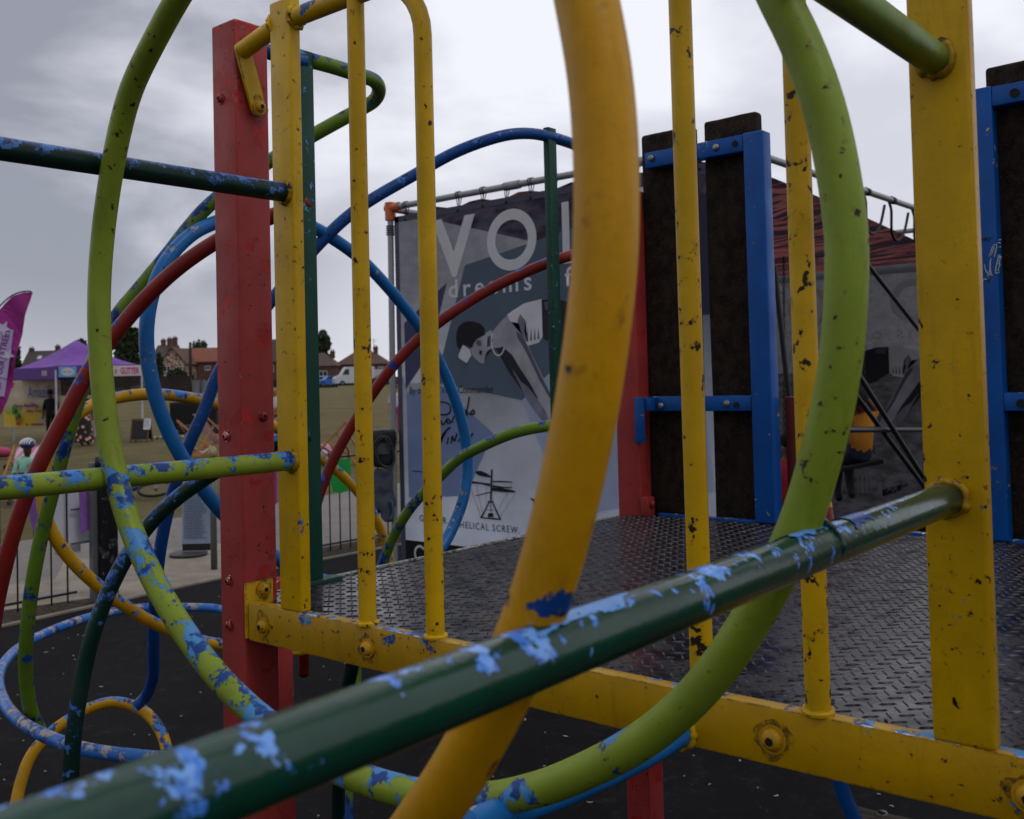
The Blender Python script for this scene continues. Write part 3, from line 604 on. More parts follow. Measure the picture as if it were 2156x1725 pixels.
g2 = Z_(451, 1197, GZ); t_ = thing('gate_post', 'round galvanised gate post with a yellowish wrapped top, beside the text banner', 'post', (g2.x, g2.y, GZ))
gt = at(451, 945, depth(g2)); bm = BM(); cyl(bm, (g2.x, g2.y, GZ-.02), (g2.x, g2.y, gt.z), .033, 16); obj('post', bm, M_galv, t_)
bm = BM(); cyl(bm, (g2.x, g2.y, gt.z-.09), (g2.x, g2.y, gt.z+.005), .040, 16); ball(bm, (g2.x, g2.y, gt.z+.005), .034, (1,1,.5)); obj('wrapped_top', bm, flat('old_tape', L('#a99b78'), .6, .5, 30), t_)
# white board on the left railing
dB = 7.25
def bq(x0, y0, x1, y1, dep, th=.01, off=0):
    P = [at(x0, y1, dep-off), at(x1, y1, dep-off), at(x1, y0, dep-off), at(x0, y0, dep-off)]
    u = RH; bm = BM(); o = P[0]; wv = RH*((P[1]-P[0]).dot(RH)); hv = Vector((0,0,(P[3]-P[0]).z))
    obox(bm, o, wv, FH*th, hv, 0); return bm
def wq(x0, y0, x1, y1, Xp, th=.01, bev=0):
    a = X_(x0, y1, Xp); b = X_(x1, y1, Xp); c = X_(x0, y0, Xp); bm = BM()
    box(bm, (Xp-th, a.y, min(a.z, c.z)), (Xp, b.y, max(a.z, c.z)), bev); return bm
t_ = thing('notice_board', 'blank white board with grey clips fixed to the railing', 'notice board', X_(155, 1175, -6.765))
bm = wq(110, 1042, 192, 1152, -6.765, .012, .002); obj('board', bm, flat('white_board', L('#b9b9c4'), .5, .12, 4), t_)
bm = wq(116, 1153, 170, 1170, -6.771, .01); obj('lower_flap', bm, flat('white_board2', L('#9a9aa4'), .5, .12, 4), t_)
for y in (1074, 1146): bm = wq(150, y-2, 196, y+2, -6.717, .012); obj('clip', bm, M_galv, t_)
# pennants on the railings
def pennant(name, pts, Xp, c, lab, zig=False, grp='pennants tied along the railings', mat=None):
    P = [X_(x, y, Xp) for x, y in pts]; bm = BM(); slab(bm, P, (.003, 0, 0))
    bmesh.ops.triangulate(bm, faces=bm.faces[:])
    return tag(obj(name, bm, mat or flat('cloth_'+lab[:14], L(c), .8, .25, 12), loc=P[0]), lab, 'pennant', grp)
pennant('pennant', [(57,1047),(80,1046),(80,1136),(74,1130),(64,1098)], -6.657, '#7a4f98', 'pale purple pennant on the railing left of the white board')
pennant('pennant', [(166,1036),(186,1034),(193,1075),(191,1112),(170,1124)], -6.657, '#8756a6', 'purple lace pennant on the railing right of the white board')
pennant('pennant', [(672,972),(738,965),(738,1030),(714,1040),(700,1034),(698,1022),(684,1002)], -6.765, '#149a3c', 'bright green pennant hanging on the railing')
pennant('pennant', [(571,988),(583,986),(583,1060),(577,1063),(571,1058)], -6.765, '#a8309a', 'magenta lace pennant between the red post and yellow upright')
# text banner on round base
dT = depth(Z_(400, 1166, GZ)); t_ = thing('roll_up_banner', 'grey blue information banner covered in small text, standing on a round foot', 'banner', Z_(400, 1166, GZ))
bm = bq(384, 1010, 443, 1160, dT, .01); obj('sheet', bm, flat('info_print', L('#8796b0'), .5, .35, 2.2), t_)
bm = BM(); o = at(384, 1152, dT-.004)
def lines(bm, x0, x1, y0, y1, n, dep, hh, jag=.35):
    for i in range(n):
        y = y0+(y1-y0)*i/n; xe = x1-(x1-x0)*random.uniform(0, jag)
        xx = x0
        while xx < xe:
            ww = random.uniform(1.2, 4.5); e = min(xx+ww, xe)
            a, b, c, d = at(xx, y, dep), at(e, y, dep), at(e, y+hh, dep), at(xx, y+hh, dep); poly(bm, [a, b, c, d]); xx = e+.9
lines(bm, 388, 438, 1016, 1136, 30, dT-.004, 1.5); obj('lettering', bm, flat('print_ink', L('#39404e'), .6), t_)
bm = bq(384, 1146, 443, 1160, dT, .003, .004); obj('footer', bm, flat('print_black', L('#17181c'), .6), t_)
bm = BM(); c = Z_(397, 1166, GZ+.012); cyl(bm, c-Vector((0,0,.012)), c+Vector((0,0,.012)), .2, 32); obj('foot', bm, flat('foot_grey', L('#3c3c3e'), .6), t_)

# ================================================================== BANNER TENT (scaffold tube frame, banners, roof)
YF, YK, XL, XR = 4.52, 9.59, -4.44, -1.22
M_pole = flat('grey_scaffold_tube', L('#8a8d92'), .4, .2, 20, 0, .3)
M_darkpole = flat('dark_grey_tube', L('#33343a'), .45, .2, 20, 0, .3)
TF = thing('tube_frame', 'grey scaffold tube frame carrying the printed banners and red roof', 'frame', (-2.8, 7, 0))
def pole(a, b, r=.026, m=None, nm='pole', lab=None):
    bm = BM(); cyl(bm, a, b, r, 16); return obj(nm, bm, m or M_pole, TF, lab, smooth=True)
pole((XL,YF,GZ-.02),(XL+.04,YF,2.93)); pole((XL+.04,YF,2.985),(XR,YF,2.985)); pole((XR,YF,GZ-.02),(XR,YF,2.96)); pole((XL,YK,GZ-.02),(XL,YK,2.93)); pole((XR,YK,GZ-.02),(XR,YK,2.93))
pole((XL,YK,2.985),(XR,YK,2.985)); pole((XR,YF,2.985),(XR,YK,2.985)); pole((XL,YF,2.985),(XL,YK,2.985))
for x in (-3.05, -1.9): bm = BM(); cyl(bm, (x-.07, YF, 2.985), (x+.07, YF, 2.985), .034, 16); obj('sleeve', bm, M_pole, TF, smooth=True)
bm = BM(); cyl(bm, (XL+.04,YF,2.88), (XL+.04,YF,3.03), .046, 14); cyl(bm, (XL-.0,YF,2.985),(XL+.15,YF,2.985), .04, 14); obj('corner_joint', bm, flat('orange_plastic', L('#c05a22'), .4), TF, 'orange plastic corner joint', smooth=True)
for i in range(5):
    bm = BM(); R_ = .033; N = 20; tube(bm, [Vector((XL+.035+R_*math.cos(a), YF+R_*math.sin(a), 2.83-.018*i)) for a in [2*math.pi*k/N for k in range(N)]], .005, 6, closed=True); obj('tie', bm, M_rail, TF, smooth='all')
XS = -1.3
def sidep(p0, p1, r=.022, X=XS): pole(X_(*p0, X), X_(*p1, X), r, M_darkpole)
sidep((1790,510),(2000,778), .02, -1.42); sidep((1735,675),(1945,1006), .022, -1.30); sidep((1755,770),(1950,1030), .022, -1.42); sidep((1700,905),(1960,905), .024, -1.36)
sidep((1630,560),(1672,940), .022, -1.75)
# ties on the front rail
M_tie = flat('black_bungee', L('#0e0e10'), .6)
for x in (-4.22,-3.98,-3.62,-3.36,-3.12,-2.88,-2.66,-2.42,-2.2,-1.95,-1.7,-1.45):
    bm = BM()
    for s in (0, .025):
        P = [Vector((x+s+.008*math.sin(a*2), YF+.031*math.sin(a), 2.985+.031*math.cos(a))) for a in [k*math.pi/6 for k in range(-4, 5)]]
        P = [Vector((x+s*.3, YF, 2.87))]+P+[Vector((x+s*.3, YF, 2.87))]; tube(bm, P, .0035, 6)
    ball(bm, (x+.01, YF-.012, 2.865), .014); obj('tie', bm, M_tie, TF, smooth='all')
# loops on the right side rail
for i, yv in enumerate((8.1, 8.6, 7.5, 6.9, 6.3, 5.7)):
    bm = BM(); P = [Vector((XR, yv, 3.02)), Vector((XR-.03, yv, 2.985)), Vector((XR-.02, yv+.02, 2.90)), Vector((XR-.05, yv+.1, 2.72)), Vector((XR-.05, yv+.22, 2.66)), Vector((XR-.04, yv+.38, 2.74)), Vector((XR-.02, yv+.46, 2.93))]
    tube(bm, crom(P, 6), .012, 8); cyl(bm, (XR, yv-.03, 2.985), (XR, yv+.03, 2.985), .033, 12); obj('rope_loop', bm, M_tie, TF, smooth='all')
# --- printed mesh banners
def banner_mat(name, c1, c2, tr, zmax=2.9, mesh=False, dark=1.0):
    q = NT(name); sp = q.n('SeparateXYZ'); q.l(q.tc, sp.inputs[0])
    a = q.noise(1.3, 5, .55); b = q.noise(5, 4, .6, scl=(1,1,2))
    c = q.mix(q.rng(sp.outputs[2], .3, 2.3), c2, c1); c = q.mix(q.ma('MULTIPLY', q.rng(a, .35, .65), .35), c, tuple(v*.55 for v in c1[:3])+(1,))
    c = q.mix(q.ma('MULTIPLY', q.rng(b, .4, .6), .12), c, L('#c0c4d4')); q.col(c); q.fin(.75, q.bump(q.noise(3, 3, .6), .25, .03), 0, .2)
    tb = q.n('BsdfTransparent'); mx = q.n('MixShader'); f = tr
    tl = q.n('BsdfTranslucent'); q.l(c, tl.inputs[0]); m0 = q.n('MixShader'); m0.inputs[0].default_value = .22
    q.l(q.b.outputs[0], m0.inputs[1]); q.l(tl.outputs[0], m0.inputs[2])
    if mesh:
        wv = q.n('TexWave'); wv.inputs['Scale'].default_value = 22; wv.bands_direction = 'Z'; q.l(q.tc, wv.inputs[0])
        wx = q.n('TexWave'); wx.inputs['Scale'].default_value = 22; wx.bands_direction = 'X'; q.l(q.tc, wx.inputs[0])
        g_ = q.ma('MULTIPLY', wv.outputs['Fac'], wx.outputs['Fac']); q.l(q.rng(g_, .1, .6, tr*.2, tr*1.6), mx.inputs[0])
    else: mx.inputs[0].default_value = f
    q.l(m0.outputs[0], mx.inputs[1]); q.l(tb.outputs[0], mx.inputs[2]); q.l(mx.outputs[0], q.o.inputs[0]); return q.m
font = None
def text(name, s, mp, size, x, z, mat, parent, width=None, sx=1.0, spacing=1.0, align='LEFT', bold=0.0, ex=.0006):
    cu = bpy.data.curves.new(name, 'FONT'); cu.body = s; cu.size = 1; cu.space_character = spacing; cu.align_x = align; cu.offset = bold; cu.resolution_u = 3
    o = bpy.data.objects.new(name, cu); dg = bpy.context.evaluated_depsgraph_get(); COL.objects.link(o); dg.update()
    me = bpy.data.meshes.new_from_object(o.evaluated_get(bpy.context.evaluated_depsgraph_get())); bpy.data.objects.remove(o)
    xs = [v.co.x for v in me.vertices]; x0, x1 = min(xs), max(xs); kx = size*sx if width is None else width/(x1-x0)
    xo = x0 if align == 'LEFT' else 0
    bm = BM(); bm.from_mesh(me); bpy.data.meshes.remove(me)
    for v in bm.verts: v.co = Vector(mp(x+(v.co.x-xo)*kx, z+v.co.y*size))
    return obj(name, bm, mat, parent)
def ringpoly(bm, mp, cx, cz, rx, rz, wd, a0=0, a1=360, n=48, wz=None):
    for i in range(n):
        A, B = [math.radians(a0+(a1-a0)*(i+k)/n) for k in (0, 1)]
        poly(bm, [mp(cx+rx*math.cos(A), cz+rz*math.sin(A)), mp(cx+rx*math.cos(B), cz+rz*math.sin(B)), mp(cx+(rx-wd)*math.cos(B), cz+(rz-(wz or wd))*math.sin(B)), mp(cx+(rx-wd)*math.cos(A), cz+(rz-(wz or wd))*math.sin(A))])
def F3(L_):   # figure tracing -> banner plane (x, z)
    r = []
    for zx, zy in L_: p = Y_(776+.28*zx, 345+.28*zy, YF); r.append((p.x, p.z))
    return r
def F4(L_):
    r = []
    for zx, zy in L_: p = Y_(819.3+.28*zx, 733+.28*zy, YF); r.append((p.x, p.z))
    return r
def banner_print(B, mp, dim, mesh):
    """all printed matter of one banner; mp maps (x, z, layer)"""
    k = dim
    def ink(n_, h, r=.7):
        c = L(h); m = flat(n_, (c[0]*k, c[1]*k, c[2]*k, 1), r, .5 if 'skin' in n_ or 'pale' in n_ or 'shadow' in n_ else .12, 4); t = m.node_tree; b_ = t.nodes['Principled BSDF']; o_ = t.nodes['Material Output']
        tl = t.nodes.new('ShaderNodeBsdfTranslucent'); mx = t.nodes.new('ShaderNodeMixShader'); mx.inputs[0].default_value = .5
        t.links.new(b_.inputs['Base Color'].links[0].from_socket, tl.inputs[0]); t.links.new(b_.outputs[0], mx.inputs[1]); t.links.new(tl.outputs[0], mx.inputs[2]); t.links.new(mx.outputs[0], o_.inputs[0]); return m
    white, off, dark, mid, skin, shadow = ink('ink_white', '#fafaff'), ink('ink_pale', '#a8abc0'), ink('ink_dark', '#23232c'), ink('ink_mid', '#6e6f80'), ink('ink_skin', '#dcdae6'), ink('ink_shadow', '#3a3a46')
    def pp(nm, polys, mat, lay=1):
        bm = BM()
        for P in polys: poly(bm, [mp(x, z, lay) for x, z in P])
        bmesh.ops.triangulate(bm, faces=bm.faces[:]); return obj(nm, bm, mat, B)
    m1 = lambda x, z: mp(x, z, 4)
    # facets of the background print
    if not mesh: pp('print_facet', [[(-3.55,2.42),(-2.3,2.62),(-2.25,1.9),(-3.0,1.35),(-3.9,1.5)]], ink('facet_a', '#66788e'), 1)
    if not mesh: pp('print_facet', [[(-4.25,2.0),(-3.75,2.3),(-3.95,1.75),(-4.25,1.45)]], ink('facet_b', '#50567a'), 1)
    if not mesh: pp('print_facet', [[(-4.24,1.42),(-3.9,1.5),(-3.3,1.1),(-3.6,.6),(-4.24,.55)]], ink('facet_c', '#8c9fc8'), 1)
    if not mesh: pp('print_facet', [[(-3.0,1.35),(-2.25,1.88),(-1.5,1.6),(-1.4,.75),(-2.6,.5)]], ink('facet_d', '#bcc8e2'), 1)
    if not mesh: pp('print_facet', [[(-2.2,2.62),(-1.38,2.7),(-1.38,1.9),(-2.2,1.9)]], ink('facet_e', '#3a3c56'), 1)
    # headline
    text('headline', 'V', m1, .46/.72, -3.9, 2.36, white, B, width=.47, bold=.03)
    bm = BM(); ringpoly(bm, m1, -3.065, 2.57, .245, .235, .083); obj('headline', bm, white, B)
    bm = BM(); poly(bm, [m1(-2.58,2.79), m1(-2.58,2.34), m1(-2.28,2.34), m1(-2.28,2.40), m1(-2.515,2.40), m1(-2.515,2.79)]); obj('headline', bm, white, B)
    bm = BM(); ringpoly(bm, m1, -1.9, 2.57, .245, .235, .07); obj('headline', bm, white, B)
    text('subtitle_lettering', 'dreams of flight', m1, .2, -3.73, 2.175, white, B, width=2.0, spacing=1.35, bold=.012)
    if k > .9 or True:
        text('byline', 'By order of Wing Commander', m1, .085, -4.2, 1.41, ink('ink_line', '#33343c'), B, width=.92)
    # the leaning figure
    pp('printed_figure', [F3([(930,1275),(1010,1180),(1090,1105),(1180,1050),(1310,1020),(1320,1300),(1200,1370),(1150,1300),(1100,1330),(1000,1380),(890,1400),(885,1285)])], skin, 2)
    pp('printed_figure', [F3([(1050,1135),(1180,1050),(1310,1018),(1318,1300),(1290,1345),(1200,1372),(1165,1290),(1150,1200),(1080,1190)])], white, 3)
    pp('printed_figure', [F3([(1195+28*i,1330-5*i),(1206+27*i,1230),(1210+28*i,1340-5*i)]) for i in range(4)], mid, 4)
    pp('printed_figure', [F3([(960,1385),(1040,1380),(1110,1450),(1210,1600),(1300,1760),(1240,1780),(1150,1690),(1060,1560),(1000,1450)])], shadow, 3)
    pp('printed_figure', [F3([(940,1290),(1000,1230),(1120,1250),(1200,1350),(1270,1500),(1320,1600),(1400,1760),(1440,1880),(1400,1960),(1350,1900),(1300,1800),(1230,1660),(1150,1540),(1090,1440),(1020,1375),(960,1345)])], skin, 4)
    pp('printed_figure', [F4([(930,150),(1000,250),(1060,300),(1130,390),(1180,470),(1215,560),(1260,640),(1275,700),(1245,700),(1170,560),(1100,470),(1040,380),(990,270)])], off, 4)
    pp('printed_figure', [F3([(815,1320),(860,1290),(930,1250),(960,1330),(950,1370),(900,1410),(885,1450),(880,1500),(850,1500),(820,1472),(790,1440),(778,1390),(795,1350)])], skin, 3)
    pp('printed_figure', [F3([(900,1410),(960,1380),(940,1400),(900,1440),(885,1450)])], shadow, 4)
    pp('printed_figure', [F3([(668,1320),(672,1260),(690,1220),(720,1195),(760,1184),(800,1186),(850,1203),(880,1235),(888,1285),(860,1300),(825,1318),(800,1350),(790,1385),(760,1375),(735,1362),(715,1372),(690,1397),(675,1372)])], dark, 4)
    pp('printed_figure', [F3([(820,1330),(850,1325),(862,1365),(840,1372),(822,1355)])], mid, 5)
    pp('printed_figure', [F3([(685,1440),(720,1362),(775,1400),(783,1440),(748,1500),(690,1462)])], white, 5)
    pp('printed_figure', [F3([(668,1450),(690,1462),(748,1500),(735,1537),(690,1500)])], mid, 5)
    pp('printed_figure', [F3([(1310,1025),(1420,1018),(1510,1040),(1560,1120),(1570,1300),(1500,1420),(1440,1400),(1380,1350),(1318,1310)])], shadow, 4)
    pp('printed_figure', [F3([(1500,1040),(1640,1080),(1800,1250),(1850,1500),(1780,1520),(1690,1330),(1560,1300)])], skin, 3)
    pp('printed_figure', [F3([(1120,1260),(1160,1290),(1200,1360),(1260,1490),(1310,1600),(1390,1750),(1370,1760),(1290,1620),(1240,1510),(1180,1390),(1130,1310)])], mid, 5)
    pp('printed_figure', [F3([(1150,1130),(1190,1180),(1180,1260),(1205,1340),(1180,1330),(1150,1240),(1130,1180)])], off, 5)
    pp('printed_figure', [F3([(905,1300),(935,1290),(945,1330),(925,1370),(900,1380),(915,1340)])], mid, 4)
    pp('printed_figure', [F3([(845,1400),(865,1408),(858,1440),(840,1430)])], shadow, 5)
    pp('printed_figure', [F3([(1330,1040),(1420,1035),(1430,1080),(1340,1100)])], mid, 5)
    bm = BM(); ringpoly(bm, lambda x, z: mp(x, z, 5), *F3([(985,1330)])[0], .075, .12, .012, 150, 330, 20); obj('printed_figure', bm, white, B)
    # signature
    bm = BM()
    sig = [[(345,430),(380,405),(440,410),(470,440),(460,490),(400,500),(350,470)],[(350,580),(370,540),(385,575),(400,545),(410,575),(430,560),(450,530),(470,555),(450,565),(445,530)],[(480,560),(500,510),(520,500)],[(575,520),(600,440),(612,365)],[(575,500),(570,470),(600,480),(590,510)],[(615,500),(640,465),(650,490),(625,500)],[(355,620),(370,660),(380,720),(420,640),(470,595)],[(355,770),(400,700),(450,600)],[(445,720),(455,670)],[(475,715),(485,660),(500,700),(520,640)],[(530,700),(560,660),(600,690),(640,640)]]
    for s_ in sig:
        P = F4(s_); tube(bm, crom([Vector(mp(x, z, 5)) for x, z in P], 5), .006, 5)
    obj('signature', bm, ink('ink_sig', '#22232b'), B)
    # helical screw drawing
    ik = ink('ink_draw', '#23272c'); q4 = lambda *a: F4(a)
    pp('drawing', [q4((776,910),(787,910),(781,1145),(768,1145)), q4((655,935),(670,922),(700,922),(740,940),(772,958),(772,972),(720,966),(680,955)), q4((605,1005),(640,1000),(770,1018),(770,1040),(700,1022),(620,1015)), q4((787,998),(860,998),(938,1003),(935,1010),(787,1008)), q4((786,1028),(860,1040),(935,1045),(935,1052),(850,1052),(786,1046)), q4((784,1048),(860,1052),(930,1065),(963,1077),(950,1085),(860,1082),(784,1072)), q4((770,1078),(770,1086),(662,1112),(660,1106)), q4((752,1148),(795,1148),(795,1160),(752,1160)), q4((765,1160),(755,1160),(695,1275),(708,1275)), q4((782,1160),(793,1160),(848,1280),(836,1280)), q4((695,1268),(850,1280),(848,1292),(695,1278)), q4((752,1240),(793,1240),(793,1270),(752,1270)), q4((772,1150),(777,1150),(777,1240),(772,1240)), q4((745,1215),(800,1215),(800,1219),(745,1219))], ik, 5)
    th = [q4((607,1015),(610,1015),(702,1270),(699,1270)), q4((665,1025),(667,1025),(715,1250),(712,1250)), q4((936,1010),(938,1010),(812,1250),(809,1250)), q4((962,1085),(964,1085),(845,1270),(842,1270)), q4((740,1020),(742,1020),(742,1200),(740,1200))]
    pp('drawing', th, mid, 5)
    text('caption', 'HELICAL SCREW.', m1, .075, -3.665, .345, ik, B, width=.61, spacing=1.25)
    text('caption', 'GLIDER.', m1, .075, -4.12, .365, ik, B, width=.33, spacing=1.25)
    pp('drawing', [q4((1065,1125),(1150,1140),(1300,1220),(1300,1290),(1140,1200))], ik, 5)
    pp('drawing', [q4((185,920),(380,935),(380,942),(185,927))], ik, 5)
    # footer strip
    pp('footer', [[(-4.32,.2),(-1.36,.2),(-1.36,-.26),(-4.32,-.26)]], ink('strip', '#141419'), 3)
    bm = BM(); ringpoly(bm, lambda x, z: mp(x, z, 5), -4.12, .10, .07, .07, .02, 40, 320, 24); obj('footer_lettering', bm, white, B)
    return B
def mpF(x, z, l=0): return (x, YF-.012-.0008*l, z)
bm = BM(); N = 24
rows = []
for j in range(2): rows.append([bm.verts.new((XL+.1+(XR-XL-.16)*i/N, YF-.010+.0*i, (2.90, -.26)[j])) for i in range(N+1)])
for i in range(N): bm.faces.new((rows[0][i], rows[0][i+1], rows[1][i+1], rows[1][i]))
FB = tag(obj('printed_banner', bm, banner_mat('front_banner_print', L('#26263c'), L('#e6eeff'), .10), loc=((XL+XR)/2, YF, 0)), 'large translucent grey blue banner with VOLO headline and leaning figure, between the yellow bars', 'banner', 'printed show banners')
FB.data.materials[0].node_tree  # object space is centred on the banner
banner_print(FB, mpF, 1.0, False)
bm = BM(); e_ = [(XL+.1,-.26),(XR-.06,-.26),(XR-.06,2.9),(XL+.1,2.9)]
for (a, b) in zip(e_, e_[1:]+e_[:1]):
    a = Vector((a[0], YF-.0145, a[1])); b = Vector((b[0], YF-.0145, b[1])); t = (b-a).normalized(); n = Vector((-t.z, 0, t.x)); obox(bm, a, b-a, n*.05, (0,.002,0))
obj('hem', bm, flat('hem', L('#3c3d50'), .7), FB)
def mpK(x, z, l=0): return (-4.82-x, YK-.012-.0008*l, z-.33)
bm = BM(); poly(bm, [(-4.3,YK-.01,-.28),(-1.3,YK-.01,-.28),(-1.3,YK-.01,2.55),(-4.3,YK-.01,2.55)])
KB = tag(obj('printed_banner', bm, banner_mat('back_banner_print', L('#2c2c38'), L('#34343e'), .08, mesh=True), loc=(-2.8, YK, 0)), 'dim rear mesh banner seen from behind with mirrored lettering, behind the swing', 'banner', 'printed show banners')
banner_print(KB, mpK, .62, True)
bm = BM(); box(bm, (-4.3, YK-.02, 2.545), (-1.3, YK-.016, 2.64)); obj('hem', bm, flat('back_hem', L('#6c6c74'), .7), KB)
# footer glyphs of the rear banner
bm = BM()
for x, wd in ((-2.72,.02),(-2.66,.03),(-2.60,.012),(-2.55,.03),(-2.5,.03),(-2.42,.012),(-2.38,.03),(-2.33,.03),(-2.28,.012),(-2.2,.05)):
    box(bm, (x, YK-.03, .18), (x+wd, YK-.028, .36 if wd < .05 else .3))
obj('footer_lettering', bm, flat('dim_glyph', L('#5f5f66'), .8), KB)
for i, (x, z) in enumerate(((-2.1,.2),(-1.95,.22))): text('footer_lettering', 'AR', lambda a, b: (a, YK-.03, b), .12, x, z, flat('dim_glyph2', L('#55555c'), .8), KB, width=.12)
# red roof sheet with dark wavy streaks
q = NT('red_roof_fabric'); n_ = q.noise(2.2, 5, .6, dist=1.6, scl=(.5, 2.2, 1)); c = q.mix(q.rng(n_, .47, .53), L('#84504c'), L('#2e2833'))
c = q.mix(q.rng(q.noise(7, 4, .6, dist=1, scl=(.4, 3, 1)), .56, .6), c, L('#4a2426')); q.col(c); q.fin(.8, None, 0, .2)
tl = q.n('BsdfTranslucent'); q.l(c, tl.inputs[0]); mx = q.n('MixShader'); mx.inputs[0].default_value = .45; q.l(q.b.outputs[0], mx.inputs[1]); q.l(tl.outputs[0], mx.inputs[2]); q.l(mx.outputs[0], q.o.inputs[0]); M_roof = q.m
bm = BM(); N, Mm = 24, 18; G = []
for i in range(N+1):
    row = []
    for j in range(Mm+1):
        u, v = i/N, j/Mm; x = XL+.12+(XR-XL-.2)*u; y = YF+.08+(YK-YF-.16)*v
        sag = .10*math.sin(math.pi*u)*math.sin(math.pi*v)+.02*math.sin(u*40)*(1-v)
        row.append(bm.verts.new((x, y, 2.93-.30*v**1.3-sag)))
    G.append(row)
for i in range(N):
    for j in range(Mm): bm.faces.new((G[i][j], G[i+1][j], G[i+1][j+1], G[i][j+1]))
RF = tag(obj('roof_sheet', bm, M_roof, smooth='all', loc=(-2.8, 7, 2.9)), 'red roof sheet with dark wavy streaks stretched inside the tube frame', 'canopy')
# ------- gear on the pole
t_ = thing('gear_box', 'black electrical box with looped cable strapped to the grey pole', 'electrical box', Y_(800, 985, YF))
dG = depth((XL, YF, 1))-.12
def blob(P, dep, th, nm, mat, par, amp=.006, seed=0, cuts=3):
    bm = BM(); slab(bm, [at(x, y, dep) for x, y in P], FH*th)
    bmesh.ops.triangulate(bm, faces=bm.faces[:]); bmesh.ops.subdivide_edges(bm, edges=bm.edges[:], cuts=cuts, use_grid_fill=True)
    for v in bm.verts: v.co += amp*noise.noise_vector(v.co*9+Vector((seed,0,0)))
    bmesh.ops.smooth_vert(bm, verts=bm.verts[:], factor=.5, use_axis_x=True, use_axis_y=True, use_axis_z=True)
    return obj(nm, bm, mat, par, smooth='all')
M_blk = flat('black_nylon', L('#0f1013'), .55, .4, 14)
blob([(775,908),(800,905),(832,905),(834,925),(829,950),(829,975),(812,986),(790,985),(776,970)], dG, .16, 'case', M_blk, t_)
bm = BM(); tube(bm, crom([at(x, y, dG-.03) for x, y in [(778,955),(795,925),(815,920),(826,940),(830,970),(820,983),(800,975),(792,940),(810,922),(824,950)]], 6), .009, 8); obj('cable', bm, flat('cable_grey', L('#2a2c30'), .5), t_, smooth='all')
bm = bq(783, 934, 822, 957, dG, .02, .012); obj('panel', bm, flat('grey_panel', L('#44464c'), .5), t_)
t_ = thing('jacket', 'grey blue jacket hanging below the black box on the grey pole', 'jacket', Y_(800, 1098, YF))
blob([(790,988),(806,984),(818,992),(824,1010),(828,1040),(830,1068),(824,1096),(812,1098),(803,1090),(799,1070),(794,1082),(786,1066),(777,1060),(779,1030),(784,1005)], dG+.02, .11, 'cloth', flat('jacket_cloth', L('#4a4f5e'), .85, .45, 12, .6), t_, .03, 3, 4)
bm = BM(); tube(bm, crom([at(x, y, dG) for x, y in [(820,1055),(826,1060),(828,1080),(822,1095)]], 5), .012, 8); obj('strap', bm, flat('strap_blue', L('#3f5470'), .7), t_, smooth='all')

# ================================================================== PEOPLE
SKINM = {}
def sk(h): return SKINM.setdefault(h, flat('skin_'+h, L(h), .55, .12, 20))
def cloth(h): return SKINM.setdefault('c'+h, flat('cloth_'+h, L(h), .85, .3, 14, .2))
def person(label, J, R, bones, mats, base, hair=None, group=None, sub=2, fingers=True):
    """J: joints; bones: (a, b, material index); one continuous skinned surface"""
    names = list(J); idx = {n: i for i, n in enumerate(names)}
    me = bpy.data.meshes.new('person'); me.from_pydata([tuple(J[n]) for n in names], [(idx[a], idx[b]) for a, b, _ in bones], [])
    o = bpy.data.objects.new('person', me); COL.objects.link(o)
    sm = o.modifiers.new('skin', 'SKIN'); sv = me.skin_vertices[0].data
    for n in names: r = R[n]; sv[idx[n]].radius = (r, r) if isinstance(r, (int, float)) else r
    for s in sv: s.use_root = False
    sv[idx['pelvis']].use_root = True
    o.modifiers.new('sub', 'SUBSURF').levels = sub
    dg = bpy.context.evaluated_depsgraph_get(); dg.update()
    m2 = bpy.data.meshes.new_from_object(o.evaluated_get(dg)); bpy.data.objects.remove(o)
    bm = BM(); bm.from_mesh(m2); bpy.data.meshes.remove(m2)
    for f in bm.faces:
        c = f.calc_center_median(); best = (1e9, 0)
        for a, b, mi in bones:
            A, B = Vector(J[a]), Vector(J[b]); ab = B-A; t = max(0, min(1, (c-A).dot(ab)/max(ab.length_squared, 1e-9))); d = (c-(A+ab*t)).length
            if d < best[0]: best = (d, mi)
        f.material_index = best[1]; f.smooth = True
    si = len(mats)-1
    for s in ('L', 'R'):
        if 'hand'+s in J and fingers:
            h = Vector(J['hand'+s]); w_ = Vector(J['wrist'+s]); d = (h-w_).normalized(); sd_ = d.cross(FH).normalized()
            for k in range(4):
                o_ = h+sd_*(k-1.5)*.012; ln = (.030, .034, .032, .025)[k]
                tube(bm, [o_, o_+d*ln*.5+FH*-.006, o_+d*ln*.8-FH*.018], [.0075, .007, .005], 6, mi=si)
            tube(bm, [h-d*.02+sd_*-.02, h+sd_*-.038, h+d*.018-sd_*.04], [.009, .008, .006], 6, mi=si)
    ob = obj('person', bm, mats, loc=base); tag(ob, label, 'person', group); ob.data.polygons.foreach_set('use_smooth', [True]*len(ob.data.polygons))
    return ob
